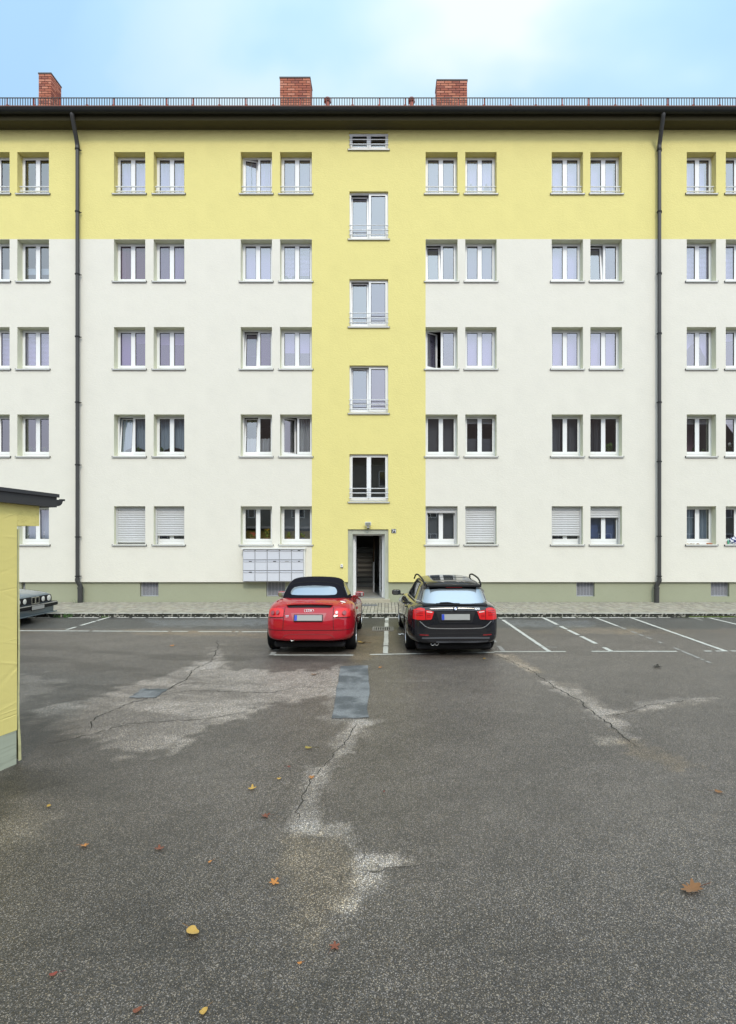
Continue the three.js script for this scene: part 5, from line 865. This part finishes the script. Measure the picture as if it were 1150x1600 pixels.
// ------------------------------------------------------------------ fallen leaves, weeds, litter
{
  const G2 = (n, seed) => {             // a lobed maple or oak leaf, curled, with a stalk
    const R = rng(seed), pts = []; const lobes = n === 'oak' ? 9 : 5;
    for (let i = 0; i <= 72; i++) { const t = i / 72 * 2 * Math.PI, a = Math.abs(((t / Math.PI) - 1)); let r; if (n === 'maple') { const l = Math.abs(Math.cos(t * 2.5)); r = .32 + .62 * Math.pow(l, 1.6) * (1 - .28 * (1 - a)) + .06 * Math.cos(t * 17 + seed); } else if (n === 'oak') r = .34 + .3 * Math.abs(Math.cos(t)) ** 2 + .13 * Math.cos(t * lobes); else r = .45 + .25 * Math.abs(Math.cos(t)) ** 1.5 + .02 * Math.cos(t * 23); pts.push([Math.cos(t) * r, Math.sin(t) * r]); }
    const p = [0, 0, 0], idx = [], uv = [.5, .5], rings = 4, cu = .14 + .16 * R(), tw = R() * 6.28; for (let k = 1; k <= rings; k++) for (let i = 0; i < 72; i++) { const f = k / rings, x = pts[i][0] * f, y = pts[i][1] * f, rr = Math.hypot(x, y); p.push(x, cu * rr * rr * (1 + .7 * Math.cos(Math.atan2(y, x) * 2 + tw)) + .03 * Math.sin(x * 9 + seed) * rr + .035 * f * Math.abs(Math.sin(Math.atan2(y, x) * 2.5)), y); uv.push(.5 + x * .4, .5 + y * .4); }
    for (let i = 0; i < 72; i++) { const j = (i + 1) % 72; idx.push(0, 1 + j, 1 + i); for (let k = 0; k < rings - 1; k++) { const a = 1 + k * 72; idx.push(a + i, a + j, a + 72 + i, a + j, a + 72 + j, a + 72 + i); } }
    const g = new THREE.BufferGeometry(); g.setAttribute('position', new THREE.Float32BufferAttribute(p, 3)); g.setAttribute('uv', new THREE.Float32BufferAttribute(uv, 2)); g.setIndex(idx); g.computeVertexNormals(); return g;
  };
  const shapes = { maple: [1, 2, 3].map((s) => G2('maple', s)), oak: [G2('oak', 4)], lime: [5, 6].map((s) => G2('lime', s)) };
  const C = { orange: [.50, .20, .045], yellow: [.52, .32, .075], rust: [.20, .06, .03], red: [.25, .045, .03], brown: [.22, .10, .035], ochre: [.40, .25, .05], dark: [.03, .026, .02], olive: [.30, .22, .04] };
  const mats = {}; const mat = (c) => mats[c] ??= phys(...C[c], .75, { map: leafTex, transmission: .15 });
  const list = [
    [301, 1459, .066, 'lime', 'yellow', 2.4, 'large yellow leaf with green middle and long stalk, lowest left'], [1081, 1393, .115, 'oak', 'brown', .4, 'large brown and orange oak leaf alone at the lower right'], [428, 1381, .045, 'maple', 'orange', 1, 'bright orange leaf left of the sandy patch'], [249, 1328, .045, 'maple', 'rust', 2, 'rust red curled leaf between two orange ones at left'], [132, 1323, .040, 'maple', 'orange', 3, 'orange leaf nearest the garage on the open asphalt'],
    [414, 1277, .048, 'maple', 'rust', .5, 'rust brown leaf above the sandy patch'], [394, 1234, .050, 'maple', 'yellow', 1.7, 'amber leaf left of the whitened crack'], [487, 1216, .040, 'maple', 'orange', 2.2, 'orange leaf lying on the whitened crack'], [452, 1199, .026, 'maple', 'red', 2.9, 'small red leaf up and left of the crack leaf'], [436, 1218, .030, 'lime', 'yellow', 3.3, 'small pale yellow leaf between amber and red ones'],
    [482, 1170, .060, 'lime', 'olive', .2, 'flat olive leaf stuck below the blue grey patch'], [523, 1481, .040, 'maple', 'rust', 4.2, 'dark rust leaf below the sandy patch'], [318, 1583, .034, 'lime', 'yellow', 1.2, 'yellow leaf at the bottom picture edge'], [83, 1525, .030, 'lime', 'red', .6, 'red leaf in the bottom left corner'], [215, 1581, .034, 'lime', 'rust', .8, 'thin rust leaf beside the yellow one at the bottom edge'],
    [76, 1261, .034, 'lime', 'ochre', 2, 'ochre leaf near the foot of the garage wall'], [328, 1348, .022, 'lime', 'orange', 1, 'tiny orange leaf right of the rust curled one'], [268, 1010, .070, 'maple', 'orange', 1, 'orange leaf by the line of the left parking stalls'], [491, 1055, .080, 'lime', 'brown', .5, 'brown leaf left of the blue grey patch'], [594, 1044, .045, 'maple', 'orange', .9, 'orange leaf right of the blue grey patch'],
    [757, 1030, .050, 'lime', 'ochre', 2, 'pale leaf behind the right rear wheel of the black car'], [1027, 1043, .105, 'maple', 'dark', 1.1, 'black rotten leaf in front of the right stalls'], [1123, 1239, .050, 'lime', 'brown', 2.8, 'pale brown leaf near the right picture edge'], [468, 1507, .020, 'lime', 'orange', .4, 'tiny orange scrap of leaf below the orange leaf by the sand'], [565, 1005, .13, 'lime', 'ochre', 0, 'flat ochre leaf litter beside the red car tyre'], [600, 1238, .018, 'lime', 'red', 1.4, 'tiny red leaf bit in the middle of the yard'],
  ];
  list.forEach(([px, py, r, k, c, turn, label], i) => {
    const [x, z] = G(px, py), t = thing('fallen_leaf', label, 'leaf', [x, .006, z], turn, 'fallen leaves on the asphalt'), g = shapes[k][i % shapes[k].length];
    const m = part('blade', g, mat(c), t); r *= .9; m.scale.set(r, r * (.7 + .6 * h2(i, 7)), r); m.rotation.set((h2(i, 1) - .5) * .25, 0, (h2(i, 2) - .5) * .25); m.position.y = r * .10;
    if (k !== 'oak' || i === 1) part('stalk', [tube([[r * .2, r * .06, 0], [r * .9, r * .14, r * .05], [r * (1.5 + h2(i, 4)), .003, r * .3 * (h2(i, 5) - .3)]], Math.max(.0009, r * .022), 8, 5)], std(C[c][0] * .5, C[c][1] * .4, C[c][2] * .5, .8), t);
  });
  // weeds at the kerb, moss along it
  function weed(px, z, n, hgt, seed, label, mat2) { const x = (px - VX) * -z / FOCAL, R = rng(seed), t = thing('weed', label, 'weed', [x, 0, z]), b = []; for (let i = 0; i < n; i++) { const a = R() * 6.28, l = hgt * (.5 + .7 * R()), w = .008 + .006 * R(), lean = .25 + .5 * R(), ox = (R() - .5) * .22, q = new THREE.PlaneGeometry(w, l, 1, 4), p = q.attributes.position; for (let k = 0; k < p.count; k++) { const v = p.getY(k) / l + .5; p.setX(k, p.getX(k) * (1 - v * .85)); p.setZ(k, lean * l * v * v); } q.translate(0, l / 2, 0); q.rotateY(a); q.translate(ox, 0, (R() - .5) * .04); q.computeVertexNormals(); b.push(q); } part('blades', b, mat2 ?? M.green, t); }
  weed(106, KERB_Z + .06, 46, .13, 5, 'tuft of grass at the kerb in front of the grey saloon'); weed(163, KERB_Z + .06, 16, .05, 6, 'tiny grass tuft at the end of the left stall line', M.greenLight);
  weed(119, -WALL + .14, 18, .22, 7, 'thin weed growing up beside the foot of the left downpipe'); weed(800, -WALL - .01, 14, .08, 9, 'little weed at the wall foot right of the black car'); weed(88, KERB_Z + .08, 26, .09, 10, 'short grass tuft under the nose of the grey saloon');
  const R = rng(33), ms = []; for (let i = 0; i < 2600; i++) { const right = R() < .78, px = right ? 1078 + 160 * R() ** 1.2 : 560 + 520 * R(); const z = KERB_Z + .02 + .10 * R() * (right ? 1 : .5), x = (px - VX) * 15.6 / FOCAL, l = (right ? .035 : .018) * (.4 + R()), q = new THREE.PlaneGeometry(.008, l); q.translate(0, l / 2, 0); q.rotateX((R() - .5) * 1.4); q.rotateY(R() * 6.28); q.translate(x, 0, z); ms.push(q); }
  const moss = part('grass', ms, phys(.12, .17, .03, .9, { transmission: .2 }), scene); tag(moss, 'low green and yellow grass and moss growing along the kerb gap', 'grass', null, 'stuff');
  const [x, z] = G(627, 992); const pp = part('paper_scrap', [(() => { const q = new THREE.PlaneGeometry(.12, .09, 6, 4), p = q.attributes.position; for (let i = 0; i < p.count; i++) p.setZ(i, .012 * Math.sin(i * 1.7) + .014); q.rotateX(-Math.PI / 2); q.computeVertexNormals(); return q; })()], std(.72, .72, .7, .9), scene); pp.position.set(x, .006, z); pp.rotation.y = .5; tag(pp, 'crumpled white scrap of paper by the left side of the black car', 'litter');
}

// ------------------------------------------------------------------ the row of houses behind the viewer, which the lower windows mirror
{
  const wall = std(.30, .28, .24, .9, { map: rep(plasterTint, .5) }), tile = std(.10, .055, .042, .85);
  [[-22, 13, 15, 8.6, 13.6], [-6, 13.5, 15.4, 9.2, 14.2], [9.6, 13, 15, 9.4, 14.6], [25.4, 13.6, 15, 8.8, 13.9]].forEach(([x, z, w, e, r], i) => {
    const h = thing('terraced_house', ['beige tiled house behind the viewer, far to the left', 'beige tiled house behind the viewer, straight across the yard', 'beige tiled house behind the viewer, across from the right stalls', 'beige tiled house behind the viewer, far to the right'][i], 'house', [x, 0, z], 0, 'houses across the yard');
    part('wall', [box2(-w / 2, w / 2, 0, e, 0, 10)], wall, h);
    const s = new THREE.Shape([[-.5, e - .25], [5, r], [10.5, e - .25], [10.5, e], [5, r + .25], [-.5, e]].map((p) => new THREE.Vector2(...p))), q = new THREE.ExtrudeGeometry(s, { depth: w + .3, bevelEnabled: false }); q.rotateY(-Math.PI / 2); q.translate((w + .3) / 2, 0, 0); part('roof', [q], tile, h);
    const gb = new THREE.Shape([[0, e], [10, e], [5, r]].map((p) => new THREE.Vector2(...p))), gq = new THREE.ExtrudeGeometry(gb, { depth: w - .02, bevelEnabled: false }); gq.rotateY(-Math.PI / 2); gq.translate((w - .02) / 2, 0, 0); part('gable', [gq], wall, h);
    for (let k = 0; k < 4; k++) for (const y of [1.1, 3.9, 6.7]) { const wd = new THREE.Group(); wd.name = 'window'; wd.position.set(-w / 2 + 1.8 + k * (w - 3.6) / 3, y, 0); h.add(wd); part('frame', [box2(-.6, -.52, 0, 1.4, -.03, .04), box2(.52, .6, 0, 1.4, -.03, .04), box2(-.52, .52, 1.32, 1.4, -.03, .04), box2(-.52, .52, 0, .08, -.03, .04), box2(-.03, .03, .08, 1.32, -.028, .04)], M.frame, wd); part('pane', [box2(-.52, .52, .08, 1.32, -.012, -.005)], M.carGlass, wd); }
  });
}
renderer.render(scene, camera);
